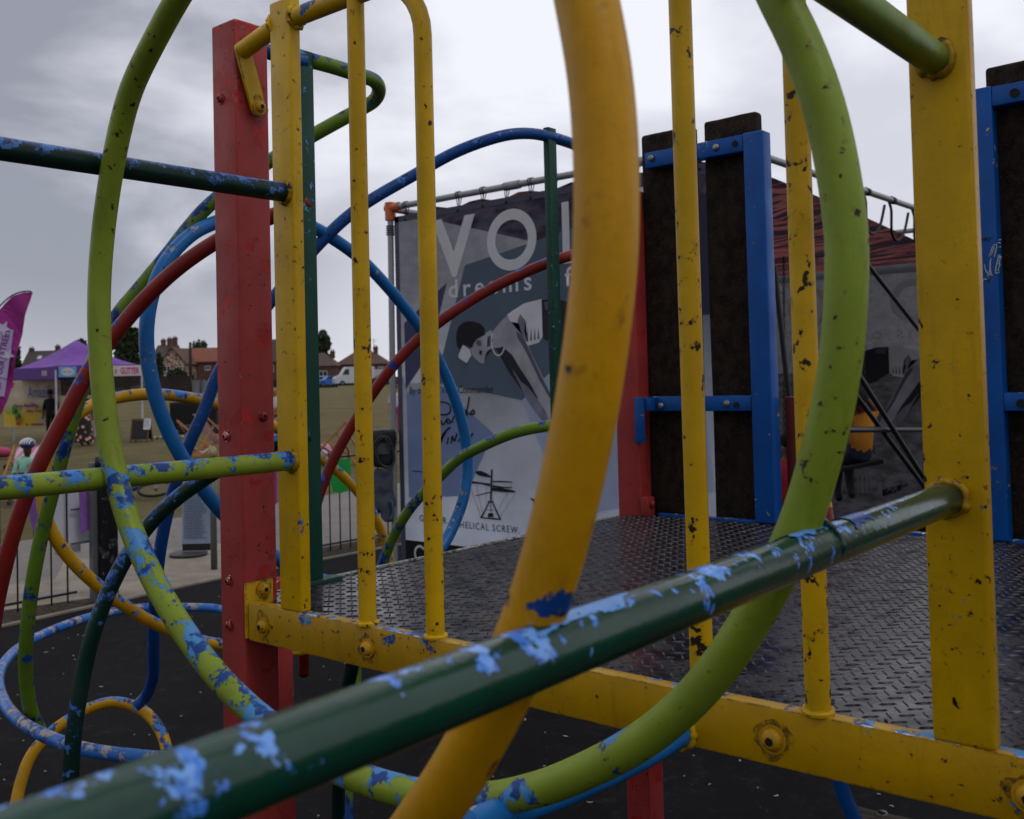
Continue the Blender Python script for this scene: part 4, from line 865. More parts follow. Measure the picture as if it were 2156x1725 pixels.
def stand(x, dep, h, label, top, bottom, skin, hairc=None, face=-1, ht=None, arms='down', dress=False, base_y=None, group=None):
    """standing figure; face=-1 looks at the camera"""
    g_ = spot(x, dep); s = h/1.75
    def q_(r, f, z): return g_+RH*r*s+FH*f*s+Vector((0,0,z*s))
    J = dict(pelvis=q_(0,0,.95), spine=q_(0,0,1.15), chest=q_(0,0,1.35), neck=q_(0,0,1.50), head1=q_(0,.01*face,1.58), head2=q_(0,.02*face,1.69),
      shL=q_(-.18,0,1.42), elL=q_(-.25,0,1.13), wristL=q_(-.24,.06*face,.88), handL=q_(-.24,.08*face,.82), shR=q_(.18,0,1.42), elR=q_(.25,0,1.13), wristR=q_(.24,.06*face,.88), handR=q_(.24,.08*face,.82),
      hiL=q_(-.09,0,.9), knL=q_(-.1,.01*face,.5), anL=q_(-.1,0,.09), toL=q_(-.11,.16*face,.04), hiR=q_(.09,0,.9), knR=q_(.1,.01*face,.5), anR=q_(.1,0,.09), toR=q_(.11,.16*face,.04))
    if arms == 'crossed':
        J.update(elL=q_(-.25,.05*face,1.15), wristL=q_(-.02,.18*face,1.16), handL=q_(.06,.19*face,1.17), elR=q_(.25,.05*face,1.15), wristR=q_(.02,.2*face,1.12), handR=q_(-.06,.2*face,1.12))
    R = dict(pelvis=.13, spine=.12, chest=.135, neck=.055, head1=.078, head2=.085, shL=.06, elL=.043, wristL=.03, handL=.035, shR=.06, elR=.043, wristR=.03, handR=.035, hiL=.085, knL=.058, anL=.04, toL=.035, hiR=.085, knR=.058, anR=.04, toR=.035)
    if dress: R.update(pelvis=.17, hiL=.13, hiR=.13, knL=.13, knR=.13)
    R = {k: v*s for k, v in R.items()}
    b = [('pelvis','spine',0),('spine','chest',0),('chest','neck',0),('neck','head1',3),('head1','head2',3),('chest','shL',0),('shL','elL',0),('elL','wristL',3),('wristL','handL',3),('chest','shR',0),('shR','elR',0),('elR','wristR',3),('wristR','handR',3),
         ('pelvis','hiL',1),('hiL','knL',1),('knL','anL',1 if not dress else 3),('anL','toL',2),('pelvis','hiR',1),('hiR','knR',1),('knR','anR',1 if not dress else 3),('anR','toR',2)]
    o = person(label, J, R, b, [cloth(top), cloth(bottom) if isinstance(bottom, str) else bottom, cloth('#1c1a1a'), sk(skin)], g_, group=group)
    hd = J['head2']; bm = BM()
    for r in (-.032, .032): ball(bm, hd+RH*r*s+FH*face*.078*s+Vector((0,0,-.01*s)), .010*s)
    tube(bm, [hd+RH*-.02*s+FH*face*.083*s+Vector((0,0,-.07*s)), hd+RH*.02*s+FH*face*.083*s+Vector((0,0,-.07*s))], .005*s, 6); obj('face_features', bm, cloth('#2a1612'), o)
    bm = BM(); tube(bm, [hd+FH*face*.08*s, hd+FH*face*.104*s+Vector((0,0,-.035*s))], [.008*s, .014*s], 8)
    for r in (-1, 1): ball(bm, hd+RH*r*.088*s+Vector((0,0,-.015*s)), .022*s, (.4,.7,1))
    obj('nose_and_ears', bm, sk(skin), o)
    if dress:
        bm = BM(); tube(bm, [q_(0,0,1.02), q_(0,0,.9), q_(0,0,.5), q_(0,0,.12)], [.15*s, .19*s, .25*s, .31*s], 20, caps=False)
        for v in bm.verts: v.co += .02*noise.noise_vector(v.co*5)
        obj('skirt', bm, bottom, o, smooth='all')
    if hairc:
        bm = BM(); ball(bm, hd+Vector((0,0,.03*s))-FH*face*.022*s, .102*s, (.95,1,.95), 3)
        for v in bm.verts: v.co += .008*noise.noise_vector(v.co*25)
        obj('hair', bm, cloth(hairc), o, smooth='all')
    return o
# --- child on the swing
dS = 9.45
def S(x, y, d=0): return at(x, y, dS+d)
J = dict(pelvis=S(1809,953), spine=S(1812,925), chest=S(1815,893), neck=S(1814,868), head1=S(1810,855,-.02), head2=S(1806,838,-.03),
  shL=S(1797,884), elL=S(1790,866,.05), wristL=S(1789,842,.08), handL=S(1788,832,.08), shR=S(1833,882), elR=S(1845,866,.02), wristR=S(1826,842,0), handR=S(1821,834,0),
  hiL=S(1795,958), knL=S(1766,975,.25), anL=S(1762,1035,.22), toL=S(1768,1054,.12), hiR=S(1819,962), knR=S(1786,978,.15), anR=S(1791,1030,.12), toR=S(1795,1046,0))
R = dict(pelvis=.105, spine=.095, chest=.10, neck=.042, head1=.068, head2=.078, shL=.052, elL=.036, wristL=.024, handL=.028, shR=.052, elR=.036, wristR=.024, handR=.028, hiL=.078, knL=.055, anL=.038, toL=.04, hiR=.078, knR=.055, anR=.038, toR=.04)
b_ = [('pelvis','spine',0),('spine','chest',0),('chest','neck',0),('neck','head1',4),('head1','head2',4),('chest','shL',0),('shL','elL',0),('elL','wristL',4),('wristL','handL',4),('chest','shR',0),('shR','elR',0),('elR','wristR',4),('wristR','handR',4),
      ('pelvis','hiL',1),('hiL','knL',1),('knL','anL',2),('anL','toL',3),('pelvis','hiR',1),('hiR','knR',1),('knR','anR',2),('anR','toR',3)]
kid = person('child in yellow top and navy shorts sitting on the swing, hands on the chains', J, R, b_, [cloth('#a86a10'), cloth('#111a33'), cloth('#1b1820'), cloth('#0d0c10'), sk('#5a2f24')], S(1809,960))
bm = BM(); ball(bm, J['head2']+Vector((0,0,.015))+FH*-.02, .092, (1,1,.95), 3); [setattr(v, 'co', v.co+.008*noise.noise_vector(v.co*25)) for v in bm.verts]; obj('hair', bm, cloth('#0d0a0a'), kid, smooth='all')
# --- swing
SW = thing('swing', 'dark flat swing seat hung on two chains, with a child on it', 'swing', S(1809, 980))
def chain(a, b, par, lk=.045, r=.0045):
    a, b = Vector(a), Vector(b); d = (b-a).normalized(); n = int((b-a).length/(lk*.78)); u = d.orthogonal().normalized(); v = d.cross(u); bm = BM()
    for i in range(n):
        c = a+d*(i+.5)*lk*.78; w_ = u if i % 2 else v
        P = []
        for k in range(12):
            an = 2*math.pi*k/12; P.append(c+d*math.cos(an)*(lk/2-r)+w_*math.sin(an)*.011)
        tube(bm, P, r, 5, closed=True)
    return obj('chain', bm, flat('chain_steel', L('#222226'), .4, .3, 20, 0, .5), par, smooth='all')
chain(S(1814, 560), S(1821, 836), SW); chain(S(1822, 838), S(1842, 962), SW)
chain(S(1780, 560,.1), S(1787, 832,.1), SW); chain(S(1787, 835,.1), S(1787, 950,.1), SW)
bm = BM(); a, b = S(1766, 984,.06), S(1853, 967,-.05); t = (b-a); obox(bm, a-FH*.09-Vector((0,0,.035)), t, FH*.19, (0,0,.04), .008); obj('seat', bm, cloth('#141316'), SW)
SW2 = thing('swing', 'empty swing chain hanging behind the slim yellow bar', 'swing', at(1716, 980, 9.2))
chain(at(1713, 540, 9.2), at(1718, 950, 9.2), SW2); chain(at(1650, 540, 9.5), at(1652, 950, 9.5), SW2)
bm = BM(); a, b = at(1650, 958, 9.5), at(1720, 955, 9.2); obox(bm, a-FH*.09-Vector((0,0,.035)), b-a, FH*.19, (0,0,.04), .008); obj('seat', bm, cloth('#141316'), SW2)
# child in red behind the blue barrier
def P_(x, y, d): return at(x, y, d)
o = stand(1657, 8.3, 1.28, 'child in a red top behind the blue barrier, mostly hidden', '#8e1424', '#15131a', '#5a3428', '#120d0c', face=1)
# --- others
stand(576, 22.5, 1.76, 'bald bearded man in a white T-shirt seen between the red post and yellow upright', '#b8b4b8', '#8f8c8e', '#8a5a48', None, arms='crossed')
q = NT('polka_dot_cloth'); vo = q.n('TexVoronoi'); vo.inputs['Scale'].default_value = 7; q.l(q.tc, vo.inputs['Vector']); q.col(q.mix(q.rng(vo.outputs['Distance'], .30, .34), L('#c08a80'), L('#0c0b0d'))); M_dot = q.fin(.85)
stand(176, 30.3, 1.66, 'woman in a black top and black skirt with pink spots', '#101013', M_dot, '#6a4436', '#1a1210', dress=True, face=1)
stand(106, 33.0, 1.62, 'dark haired person in black standing under the purple gazebo', '#0d0d10', '#0f0f12', '#5a3a2e', '#0c0908')
stand(832, 33, 1.5, 'small person in a white top and pink skirt just left of the big banner', '#b8b8c0', '#a03068', '#9a6a58', '#3a2418')
# child with helmet in a deckchair
dKd = 16.8
def K_(x, y, d=0): return at(x, y, dKd+d)
def Kg(x, y, d, z): p = at(x, y, dKd+d); return Vector((p.x, p.y, GZ+z))
J = dict(pelvis=K_(50,1014,.1), spine=K_(52,992,.05), chest=K_(54,974,.05), neck=K_(57,960,.03), head1=K_(58,952,.0), head2=K_(58,940,-.02),
  shL=K_(37,970), elL=K_(29,998,-.05), wristL=K_(44,1008,-.22), handL=K_(50,1004,-.25), shR=K_(74,972), elR=K_(80,998,-.1), wristR=K_(62,1004,-.25), handR=K_(57,1002,-.27),
  hiL=K_(42,1016,0), knL=K_(24,1006,-.38), anL=Kg(20,1030,-.5,.07), toL=Kg(18,1040,-.64,.04), hiR=K_(60,1016,0), knR=K_(58,1008,-.38), anR=Kg(60,1030,-.5,.07), toR=Kg(62,1040,-.64,.04))
o = person('child with a white and blue cycle helmet and pale green T-shirt sitting in a deckchair', J, R, b_, [cloth('#8fc4b0'), cloth('#2a2228'), sk('#4a2a22'), cloth('#2a2a2e'), sk('#4a2a22')], K_(50,1040))
bm = BM(); ball(bm, J['head2']+Vector((0,0,.035)), .104, (1,1.15,.9), 3); obj('helmet', bm, flat('helmet_blue', L('#2a3a6a'), .3), o, smooth='all')
bm = BM()
for k in range(-2, 3): tube(bm, [J['head2']+Vector((0,0,.035))+RH*(.038*k)+FH*(.12*math.cos(a)*(1-.03*k*k))+Vector((0,0,.096*math.sin(a)*(1-.08*k*k)))for a in [math.pi*j/10 for j in range(11)]], .013, 6)
obj('helmet_vents', bm, flat('helmet_white', L('#c8c8d0'), .3), o, smooth='all')

# ================================================================== FIELD: stalls, chairs, flags
WOOD = flat('deckchair_wood', L('#a8713a'), .5, .3, 12)
q = NT('pink_stripe_canvas'); wv = q.n('TexWave'); wv.inputs['Scale'].default_value = 3.2; wv.bands_direction = 'X'; wv.inputs['Distortion'].default_value = 0
q.l(q.tc, wv.inputs[0]); q.col(q.mix(q.rng(wv.outputs['Fac'], .45, .5), L('#c27a98'), L('#c9b6c4'))); M_canvas = q.fin(.85)
def deckchair(name_label, pos, yaw, sc=1.0, group='striped deckchairs on the dry grass'):
    t_ = thing('deckchair', name_label, 'deckchair', pos, group)
    Rz = Matrix.Rotation(yaw, 3, 'Z'); w2 = .28*sc
    def W(x, y, z): return Vector(pos)+Rz @ Vector((x*sc, y*sc, z*sc))
    fr = [((-.28,-.62,.02),(-.28,.42,1.0)), ((.28,-.62,.02),(.28,.42,1.0)), ((-.24,.55,.02),(-.24,-.35,.48)), ((.24,.55,.02),(.24,-.35,.48)), ((-.25,.16,.72),(-.25,.62,.02)), ((.25,.16,.72),(.25,.62,.02))]
    for a, b in fr:
        bm = BM(); A, B = W(*a), W(*b); d = (B-A).normalized(); s = Rz @ Vector((1,0,0)); n = d.cross(s)
        obox(bm, A-s*.014-n*.022, B-A, s*.028, n*.044, .004); obj('frame_rail', bm, WOOD, t_)
    bm = BM()
    for a, b in (((-.28,.41,.985),(.28,.41,.985)), ((-.28,-.34,.48),(.28,-.34,.48)), ((-.28,-.58,.05),(.28,-.58,.05)), ((-.25,.56,.05),(.25,.56,.05))): cyl(bm, W(*a), W(*b), .014, 8)
    obj('crossbar', bm, WOOD, t_)
    bm = BM(); prof = crom([Vector(p) for p in [(0,.41,.99),(0,.25,.72),(0,.08,.42),(0,-.1,.26),(0,-.25,.33),(0,-.34,.48)]], 6); prev = None
    for p in prof:
        r = [bm.verts.new(W(x, p.y, p.z)) for x in (-.24, -.12, 0, .12, .24)]
        if prev:
            for i in range(4): bm.faces.new((prev[i], prev[i+1], r[i+1], r[i]))
        prev = r
    obj('canvas', bm, M_canvas, t_, smooth='all'); return t_
yw = math.atan2(RH.y, RH.x)
deckchair('deckchair in profile with pale pink stripes, left one by the red post', spot(412, 23.4), yw+1.9)
deckchair('deckchair with wide pink stripes right behind the red post', spot(452, 25.5), yw+2.3, 1.05)
deckchair('deckchair with red stripes between the red post and yellow upright', spot(580, 26.5), yw+.5, 1.1)
deckchair('deckchair behind the green pennant on the railing', spot(706, 22.3), yw-1.9, .95)
deckchair('deckchair holding the child in the cycle helmet', spot(46, 17.1), yw+.12, .9)
# chalkboard A-board
p = spot(296, 31.6); t_ = thing('chalkboard_sign', 'wood framed chalkboard A-board with a white poster clipped on', 'sign', p)
for s in (1, -1):
    o_ = p+FH*(-.22 if s > 0 else .22)-RH*.28; up = Vector((0,0,.72))+FH*(.2*s); bm = BM()
    if s > 0:
        obox(bm, o_+RH*.04+up*.12-FH*.004, RH*.48, up*.8, FH*.01); obj('board', bm, flat('chalk_black', L('#1c1a1e'), .7, .4, 5), t_)
    else:
        obox(bm, o_+RH*.04+up*.12-FH*.004, RH*.48, up*.8, FH*.01); obj('back_board', bm, flat('chalk_black2', L('#1c1a1e'), .7), t_)
    bm = BM(); obox(bm, o_, RH*.04, up, FH*.03); obox(bm, o_+RH*.52, RH*.04, up, FH*.03); obox(bm, o_+RH*.04+up*.93, RH*.48, up*.07, FH*.03); obox(bm, o_+RH*.04+up*.1, RH*.48, up*.05, FH*.03); obj('frame', bm, flat('dark_wood', L('#5a3a26'), .6), t_)
bm = BM(); o_ = p-FH*.16+RH*.12+Vector((0,0,.38)); obox(bm, o_, RH*.22, Vector((0,0,.34))+FH*.09, FH*.006); obj('poster', bm, flat('paper', L('#c4c4d0'), .6), t_)
bm = BM()
for i in range(7): a = o_+RH*.03+Vector((0,0,.30-.038*i))+FH*(.079-.01*i-.004); obox(bm, a, RH*random.uniform(.08,.16), Vector((0,0,.008)), FH*.002)
obj('lettering', bm, flat('grey_ink', L('#5a5a66'), .7), t_)
# black stall block
p0 = spot(356, 38.0); t_ = thing('stall_table', 'stall table under a floor length black cloth at the edge of the field', 'stall', p0)
bm = BM(); obox(bm, p0, RH*1.75, FH*.9, (0,0,1.02), .03); bmesh.ops.subdivide_edges(bm, edges=bm.edges[:], cuts=4, use_grid_fill=True)
for v in bm.verts: v.co += .02*noise.noise_vector(v.co*4)
obj('table_cloth', bm, flat('black_cloth', L('#0c0d12'), .8, .4, 4), t_, smooth='all')
for i, (x, y, c, h) in enumerate(((372, 896, '#16181c', .3), (432, 898, '#232a30', .28))):
    b = spot(x, 35); bm = BM(); obox(bm, b, RH*.5, FH*.35, (0,0,h), .05); bmesh.ops.subdivide_edges(bm, edges=bm.edges[:], cuts=3, use_grid_fill=True)
    for v in bm.verts: v.co += .04*noise.noise_vector(v.co*6+Vector((i,0,0)))
    tag(obj('holdall', bm, flat('bag%d' % i, L(c), .8), loc=b, smooth='all'), ('dark grey holdall on the grass left of the stall table front', 'slate coloured holdall on the grass by the deckchairs')[i], 'bag')
# string of low black and white edging
p0 = spot(318, 32.5); bm = BM()
for i in range(14): a = p0+RH*(.09*i)+Vector((0,0,.02)); ball(bm, a+Vector((0,0,.05*(i%2))), .045, (1,1,1), 1, mi=i%2)
tag(obj('folded_bunting', bm, [cloth('#17171a'), cloth('#b0b0b8')], loc=p0), 'heap of black and white bunting lying on the grass right of the chalkboard', 'bunting')
# bicycle lying on the grass
p = spot(316, 17.0); t_ = thing('bicycle', 'small bicycle with blue frame lying on its side on the grass', 'bicycle', p)
def wheel(c, r, tilt, sp_=True):
    ax = (Vector((0,0,1))+FH*-.35+RH*tilt).normalized(); u = ax.orthogonal().normalized(); v = ax.cross(u)
    bm = BM(); tube(bm, [c+r*(math.cos(a)*u+math.sin(a)*v) for a in [2*math.pi*k/28 for k in range(28)]], .020, 8, closed=True); wh = obj('wheel', bm, cloth('#131315'), t_, smooth='all')
    bm = BM()
    for k in range(12): a = 2*math.pi*k/12; cyl(bm, c, c+(r-.02)*(math.cos(a)*u+math.sin(a)*v), .0018, 4)
    cyl(bm, c-ax*.03, c+ax*.03, .02, 8); obj('spokes', bm, M_galv, wh)
c1 = p+RH*.06+Vector((0,0,.12)); c2 = p-RH*.58+FH*.5+Vector((0,0,.12)); wheel(c1, .235, .05); wheel(c2, .235, .0)
bm = BM(); f1, f2, f3 = p-RH*.12+FH*.30+Vector((0,0,.16)), p-RH*.30+FH*.12+Vector((0,0,.13)), p-RH*.02+FH*.16+Vector((0,0,.2))
for a, b in ((f3, f2), (f2, f1), (f1, f3), (f2, c2), (f1, c2), (f3, c1)): cyl(bm, a, b, .016, 8)
obj('frame', bm, flat('bike_blue', L('#1f55a0'), .3), t_); bm = BM(); tube(bm, crom([f3+RH*-.2+Vector((0,0,.1)), f3+Vector((0,0,.16)), f3+RH*.1+FH*.2+Vector((0,0,.12))], 5), .011, 8); obj('handlebar', bm, cloth('#18181a'), t_)
bm = BM(); ball(bm, f1+FH*.14+Vector((0,0,.05)), .08, (1.2,.6,.4)); obj('saddle', bm, cloth('#18181a'), t_); t_.scale = (1.18, 1.18, 1.18)
# toys at the far left
p = spot(6, 26); bm = BM(); ball(bm, p+Vector((0,0,.18)), .18, (1.4,1,.8), 2)
for v in bm.verts: v.co += .05*noise.noise_vector(v.co*7)
tag(obj('beach_bag', bm, cloth('#a83c62'), loc=p, smooth='all'), 'pink bag on the grass beside a green scooter at the left edge', 'bag')
p = spot(8, 23); t_ = thing('scooter', 'green child scooter lying on the grass at the left edge', 'scooter', p)
bm = BM(); obox(bm, p+Vector((0,0,.08)), RH*.55, FH*.12, (0,0,.03), .01); obj('deck', bm, cloth('#1c7a46'), t_)
bm = BM(); cyl(bm, p+RH*.55+Vector((0,0,.1)), p+RH*.3+FH*.5+Vector((0,0,.14)), .018, 8); cyl(bm, p+RH*.12+FH*.5+Vector((0,0,.14)), p+RH*.48+FH*.5+Vector((0,0,.15)), .016, 8); obj('handlebar', bm, cloth('#5ac070'), t_)
for r in (.03, .55): bm = BM(); cyl(bm, p+RH*r+FH*-.02+Vector((0,0,.06)), p+RH*r+FH*.02+Vector((0,0,.06)), .06, 14); obj('wheel', bm, cloth('#151517'), t_)
# purple gazebo
FC, RC, LC = spot(118, 31.0), spot(299, 32.4), spot(28, 33.6); BC = RC+LC-FC
t_ = thing('gazebo', 'purple pop up gazebo with printed valance and white legs', 'gazebo', (FC+BC)/2)
ze = at(118, 771, 31).z; zb_ = at(118, 796, 31).z; za = at(152, 714, 32.4).z
q = NT('purple_canopy'); n_ = q.noise(2, 3, .5); q.col(q.mix(q.rng(n_, .35, .65), L('#8452b4'), L('#6f3f9e'))); tl = q.n('BsdfTranslucent'); tl.inputs[0].default_value = L('#8452b4'); mx = q.n('MixShader'); mx.inputs[0].default_value = .25
q.fin(.7); q.l(q.b.outputs[0], mx.inputs[1]); q.l(tl.outputs[0], mx.inputs[2]); q.l(mx.outputs[0], q.o.inputs[0]); M_can = q.m
ap = (FC+BC)/2; ap = Vector((ap.x, ap.y, za)); cor = [FC, RC, BC, LC]
def lift(p, z): return Vector((p.x, p.y, z))
for nm, P in (('leg', cor),):
    for c in P: bm = BM(); obox(bm, c-RH*.022-FH*.022, RH*.044, FH*.044, (0,0,ze)); obj('leg', bm, flat('white_leg%d' % (cor.index(c)), L('#b8b8c2'), .4), t_)
bm = BM(); N = 8
for i in range(4):
    A, B = lift(cor[i], ze), lift(cor[(i+1)%4], ze); rows = []
    for j in range(N+1):
        v = j/N; row = []
        for k in range(N+1):
            p = A.lerp(B, k/N).lerp(ap, v); p.z = ze+(za-ze)*(v**1.35)-.06*math.sin(math.pi*k/N)*(1-v)*math.sin(math.pi*min(1, v*2+.1)); row.append(bm.verts.new(p))
        rows.append(row)
    for j in range(N):
        for k in range(N): bm.faces.new((rows[j][k], rows[j][k+1], rows[j+1][k+1], rows[j+1][k]))
bmesh.ops.remove_doubles(bm, verts=bm.verts[:], dist=.001); obj('canopy', bm, M_can, t_, smooth='all')
M_val = flat('purple_valance', L('#5a3088'), .8, .2, 3)
for i in range(4):
    A, B = cor[i], cor[(i+1)%4]; n = (B-A).cross(Vector((0,0,1))).normalized(); bm = BM(); obox(bm, lift(A, zb_), B-A, n*.012, (0,0,ze-zb_+.01)); obj('valance', bm, M_val, t_)
d = (RC-FC); n = d.cross(Vector((0,0,1))).normalized()
if n.dot(FH) > 0: n = -n
def gv(s, z): return lift(FC+d*s+n*.03, z)
bm = BM(); obox(bm, gv(.03, zb_+.02), d*.20, n*.004, (0,0,ze-zb_-.04)); pnl = obj('valance_panel', bm, flat('sky_blue_print', L('#5a9ac4'), .7, .3, 4), t_, 'blue logo panel on the valance')
bm = BM(); P = [gv(.13+.075*math.cos(a), (zb_+ze)/2+.12*math.sin(a))+n*.006 for a in [2*math.pi*k/24 for k in range(24)]]; poly(bm, P); obj('logo_oval', bm, flat('oval_white', L('#c0bccc'), .7, .35, 9), pnl)
text('lettering', 'Art Time', lambda a, b: tuple(gv(.13+a/3.1, (zb_+ze)/2+b)+n*.010), .1, -.17, -.03, flat('plum_ink', L('#7a3a70'), .7), pnl, width=.34)
bm = BM(); obox(bm, gv(.62, zb_+.02), d*.37, n*.004, (0,0,ze-zb_-.03)); pnl = obj('valance_panel', bm, flat('white_print', L('#bdb4bc'), .7, .2, 4), t_, 'white panel reading GLITTER')
text('lettering', 'GLITTER', lambda a, b: tuple(gv(.74+a/3.1, zb_+.09+b)+n*.010), .28, 0, 0, flat('magenta_ink', L('#b02860'), .7), pnl, width=.70, bold=.03)
bm = BM(); ball(bm, gv(.68, (zb_+ze)/2), .09, (1,.1,1), 2); obj('ornament', bm, flat('gold_print', L('#a88a3c'), .7), pnl)
dl = (LC-FC); nl = dl.cross(Vector((0,0,1))).normalized()
if nl.dot(FH) > 0: nl = -nl
bm = BM(); obox(bm, lift(FC+dl*.18+nl*.02, zb_+.08), dl*.12, nl*.003, (0,0,.16)); obj('logo_patch', bm, flat('patch_grey', L('#a8a4b0'), .7, .5, 20), t_)
# face painting banner under the gazebo
x0, x1 = 20, 128; dp = 33.0
bm = bq(8, 802, 128, 899, dp, .02); 
q = NT('face_paint_print'); a = q.noise(.9, 3, .5); b = q.noise(1.4, 2, .4, off=(5, 2, 0)); c = q.mix(q.rng(a, .45, .6), L('#a89a86'), L('#c4b4a4')); sp = q.n('SeparateXYZ'); q.l(q.tc, sp.inputs[0])
c = q.mix(q.ma('MULTIPLY', q.rng(b, .5, .56), q.rng(sp.outputs[2], .9, .4)), c, L('#b59a2a')); c = q.mix(q.ma('MULTIPLY', q.rng(q.noise(1.8, 3, .5, off=(1,7,3)), .55, .6), q.rng(sp.outputs[2], .8, .3)), c, L('#4f8a34')); c = q.mix(q.rng(q.noise(2.6, 2, .4, off=(9,1,3)), .68, .7), c, L('#b03a6a')); q.col(c)
M_fp = q.fin(.7); fp = tag(obj('face_painting_banner', bm, M_fp, loc=at(68, 899, dp)), 'colourful banner advertising Face Painting hung under the purple gazebo', 'banner')
def mq(x0, y0, dep):
    o_ = at(x0, y0, dep-.04); return lambda a, b: tuple(o_+RH*a+Vector((0,0,b)))
text('lettering', 'Amazing', mq(58, 838, dp), .55, 0, 0, flat('script_blue', L('#2f5a94'), .7), fp, width=.85)
text('lettering', 'Faces', mq(100, 830, dp), .4, 0, 0, flat('script_plum', L('#8e5a74'), .7), fp, width=.4)
text('lettering', 'Face Painting', mq(30, 858, dp), .15, 0, 0, flat('purple_ink', L('#4a2a6e'), .7), fp, width=.78, bold=.03)
text('lettering', 'Glitter Tattoos', mq(54, 868, dp), .13, 0, 0, flat('red_ink', L('#a82a44'), .7), fp, width=.6, bold=.03)
bm = BM()
for x, y, r in ((28,862,.14),(34,872,.18),(40,880,.14)): ball(bm, at(x, y, dp-.03), r, (1,.03,1), 2)
obj('green_flower', bm, flat('flower_green', L('#3a8a3a'), .7, .5, 6), fp)
bm = BM(); ball(bm, at(36, 886, dp-.04), .17, (1.3,.03,.8), 2); obj('orange_flower', bm, flat('flower_orange', L('#b85a1e'), .7, .5, 6), fp)
bm = BM(); ball(bm, at(56, 894, dp-.04), .05, (1,.05,1), 2)
for i in range(7): obox(bm, at(66+i*3.6, 896, dp-.04), RH*.04, FH*.004, (0,0,.07))
obj('phone_line', bm, flat('phone_ink', L('#a02a3c'), .7), fp)
# magenta feather flag
dF = 20.0
t_ = thing('feather_flag', 'tall magenta feather flag with white lettering at the left edge', 'flag', spot(-22, dF))
ol = [(67,615),(50,616),(28,624),(8,640),(-8,660),(-20,690),(-26,740),(-28,900),(-12,884),(4,868),(16,846),(24,812),(30,775),(40,725),(54,665)]
bm = BM(); slab(bm, [at(x, y, dF) for x, y in ol], FH*.012); bmesh.ops.triangulate(bm, faces=bm.faces[:]); bmesh.ops.subdivide_edges(bm, edges=bm.edges[:], cuts=2, use_grid_fill=True)
for v in bm.verts: v.co += FH*.035*math.sin((v.co-CAM).dot(RH)*9+(v.co.z)*5)
fl = obj('flag_cloth', bm, flat('magenta_cloth', L('#8c1c78'), .7, .25, 1.5), t_)
bm = BM(); tube(bm, crom([at(66, 614, dF), at(50, 614, dF), at(28, 621, dF), at(6, 638, dF), at(-12, 660, dF), at(-24, 690, dF), at(-29, 740, dF), at(-30, 960, dF)], 6), .014, 8); obj('pole', bm, cloth('#15121a'), t_)
up_ = (at(52, 665, dF)-at(10, 850, dF)).normalized(); rt_ = up_.cross(FH).normalized()*-1
if rt_.dot(RH) < 0: rt_ = -rt_
def mf(x, y, off=.06):
    o_ = at(x, y, dF)-FH*off; return lambda a, b: tuple(o_+up_*a-rt_*b)
st = BM(); A = at(31, 695, dF)-FH*.05
slab(st, [at(x, y, dF)-FH*.05 for x, y in [(2,692),(31,695),(24,748),(12,835),(-26,835),(-20,760)]], FH*.004)
obj('stripe', st, flat('lilac_stripe', L('#a99ac8'), .7, .15, 3), fl)
INK = flat('flag_ink', L('#6a2470'), .7)
text('lettering', 'STREET', mf(13, 748), .18, 0, 0, INK, fl, width=.52, bold=.01)
text('lettering', 'OUR', mf(7, 789), .17, 0, 0, INK, fl, width=.28, bold=.01)
text('lettering', 'UP', mf(3, 822), .17, 0, 0, INK, fl, width=.2, bold=.01)
for x, y in ((10, 755), (5, 796)):
    bm = BM(); o_ = at(x, y, dF)-FH*.062; obox(bm, o_-rt_*.2, rt_*.35, up_*.012, FH*.003); obj('divider', bm, INK, fl)
bm = BM()
for x, y, s in ((10, 692, .16), (20, 748, .14)):
    o_ = at(x, y, dF)-FH*.062; P = []
    for k in range(10): a = math.pi*k/5+.3; r = s if k % 2 == 0 else s*.45; P.append(o_+up_*r*math.cos(a)+rt_*r*math.sin(a))
    poly(bm, P)
bmesh.ops.triangulate(bm, faces=bm.faces[:]); obj('star', bm, flat('star_white', L('#c0b8d8'), .7), fl)
# bunting line with red and blue pennants, seen beyond the slim yellow bar
t_ = thing('bunting', 'string of red, blue and grey pennants flying in front of the brown roofs', 'bunting', spot(770, 40))
a_, b_2 = at(755, 655, 40), at(768, 800, 40); bm = BM(); tube(bm, [a_, b_2], .006, 5); obj('string', bm, cloth('#8a8a92'), t_)
for P, c in (([(766,722),(784,741),(782,748),(764,746)], '#b0304a'), ([(766,764),(783,770),(778,774),(766,775)], '#3a5cc0'), ([(764,660),(775,668),(779,682),(766,670)], '#9c9cc0'), ([(764,800),(777,806),(768,812)], '#a03040')):
    bm = BM(); slab(bm, [at(x, y, 40) for x, y in P], FH*.01); bmesh.ops.triangulate(bm, faces=bm.faces[:]); obj('pennant', bm, cloth(c), t_)
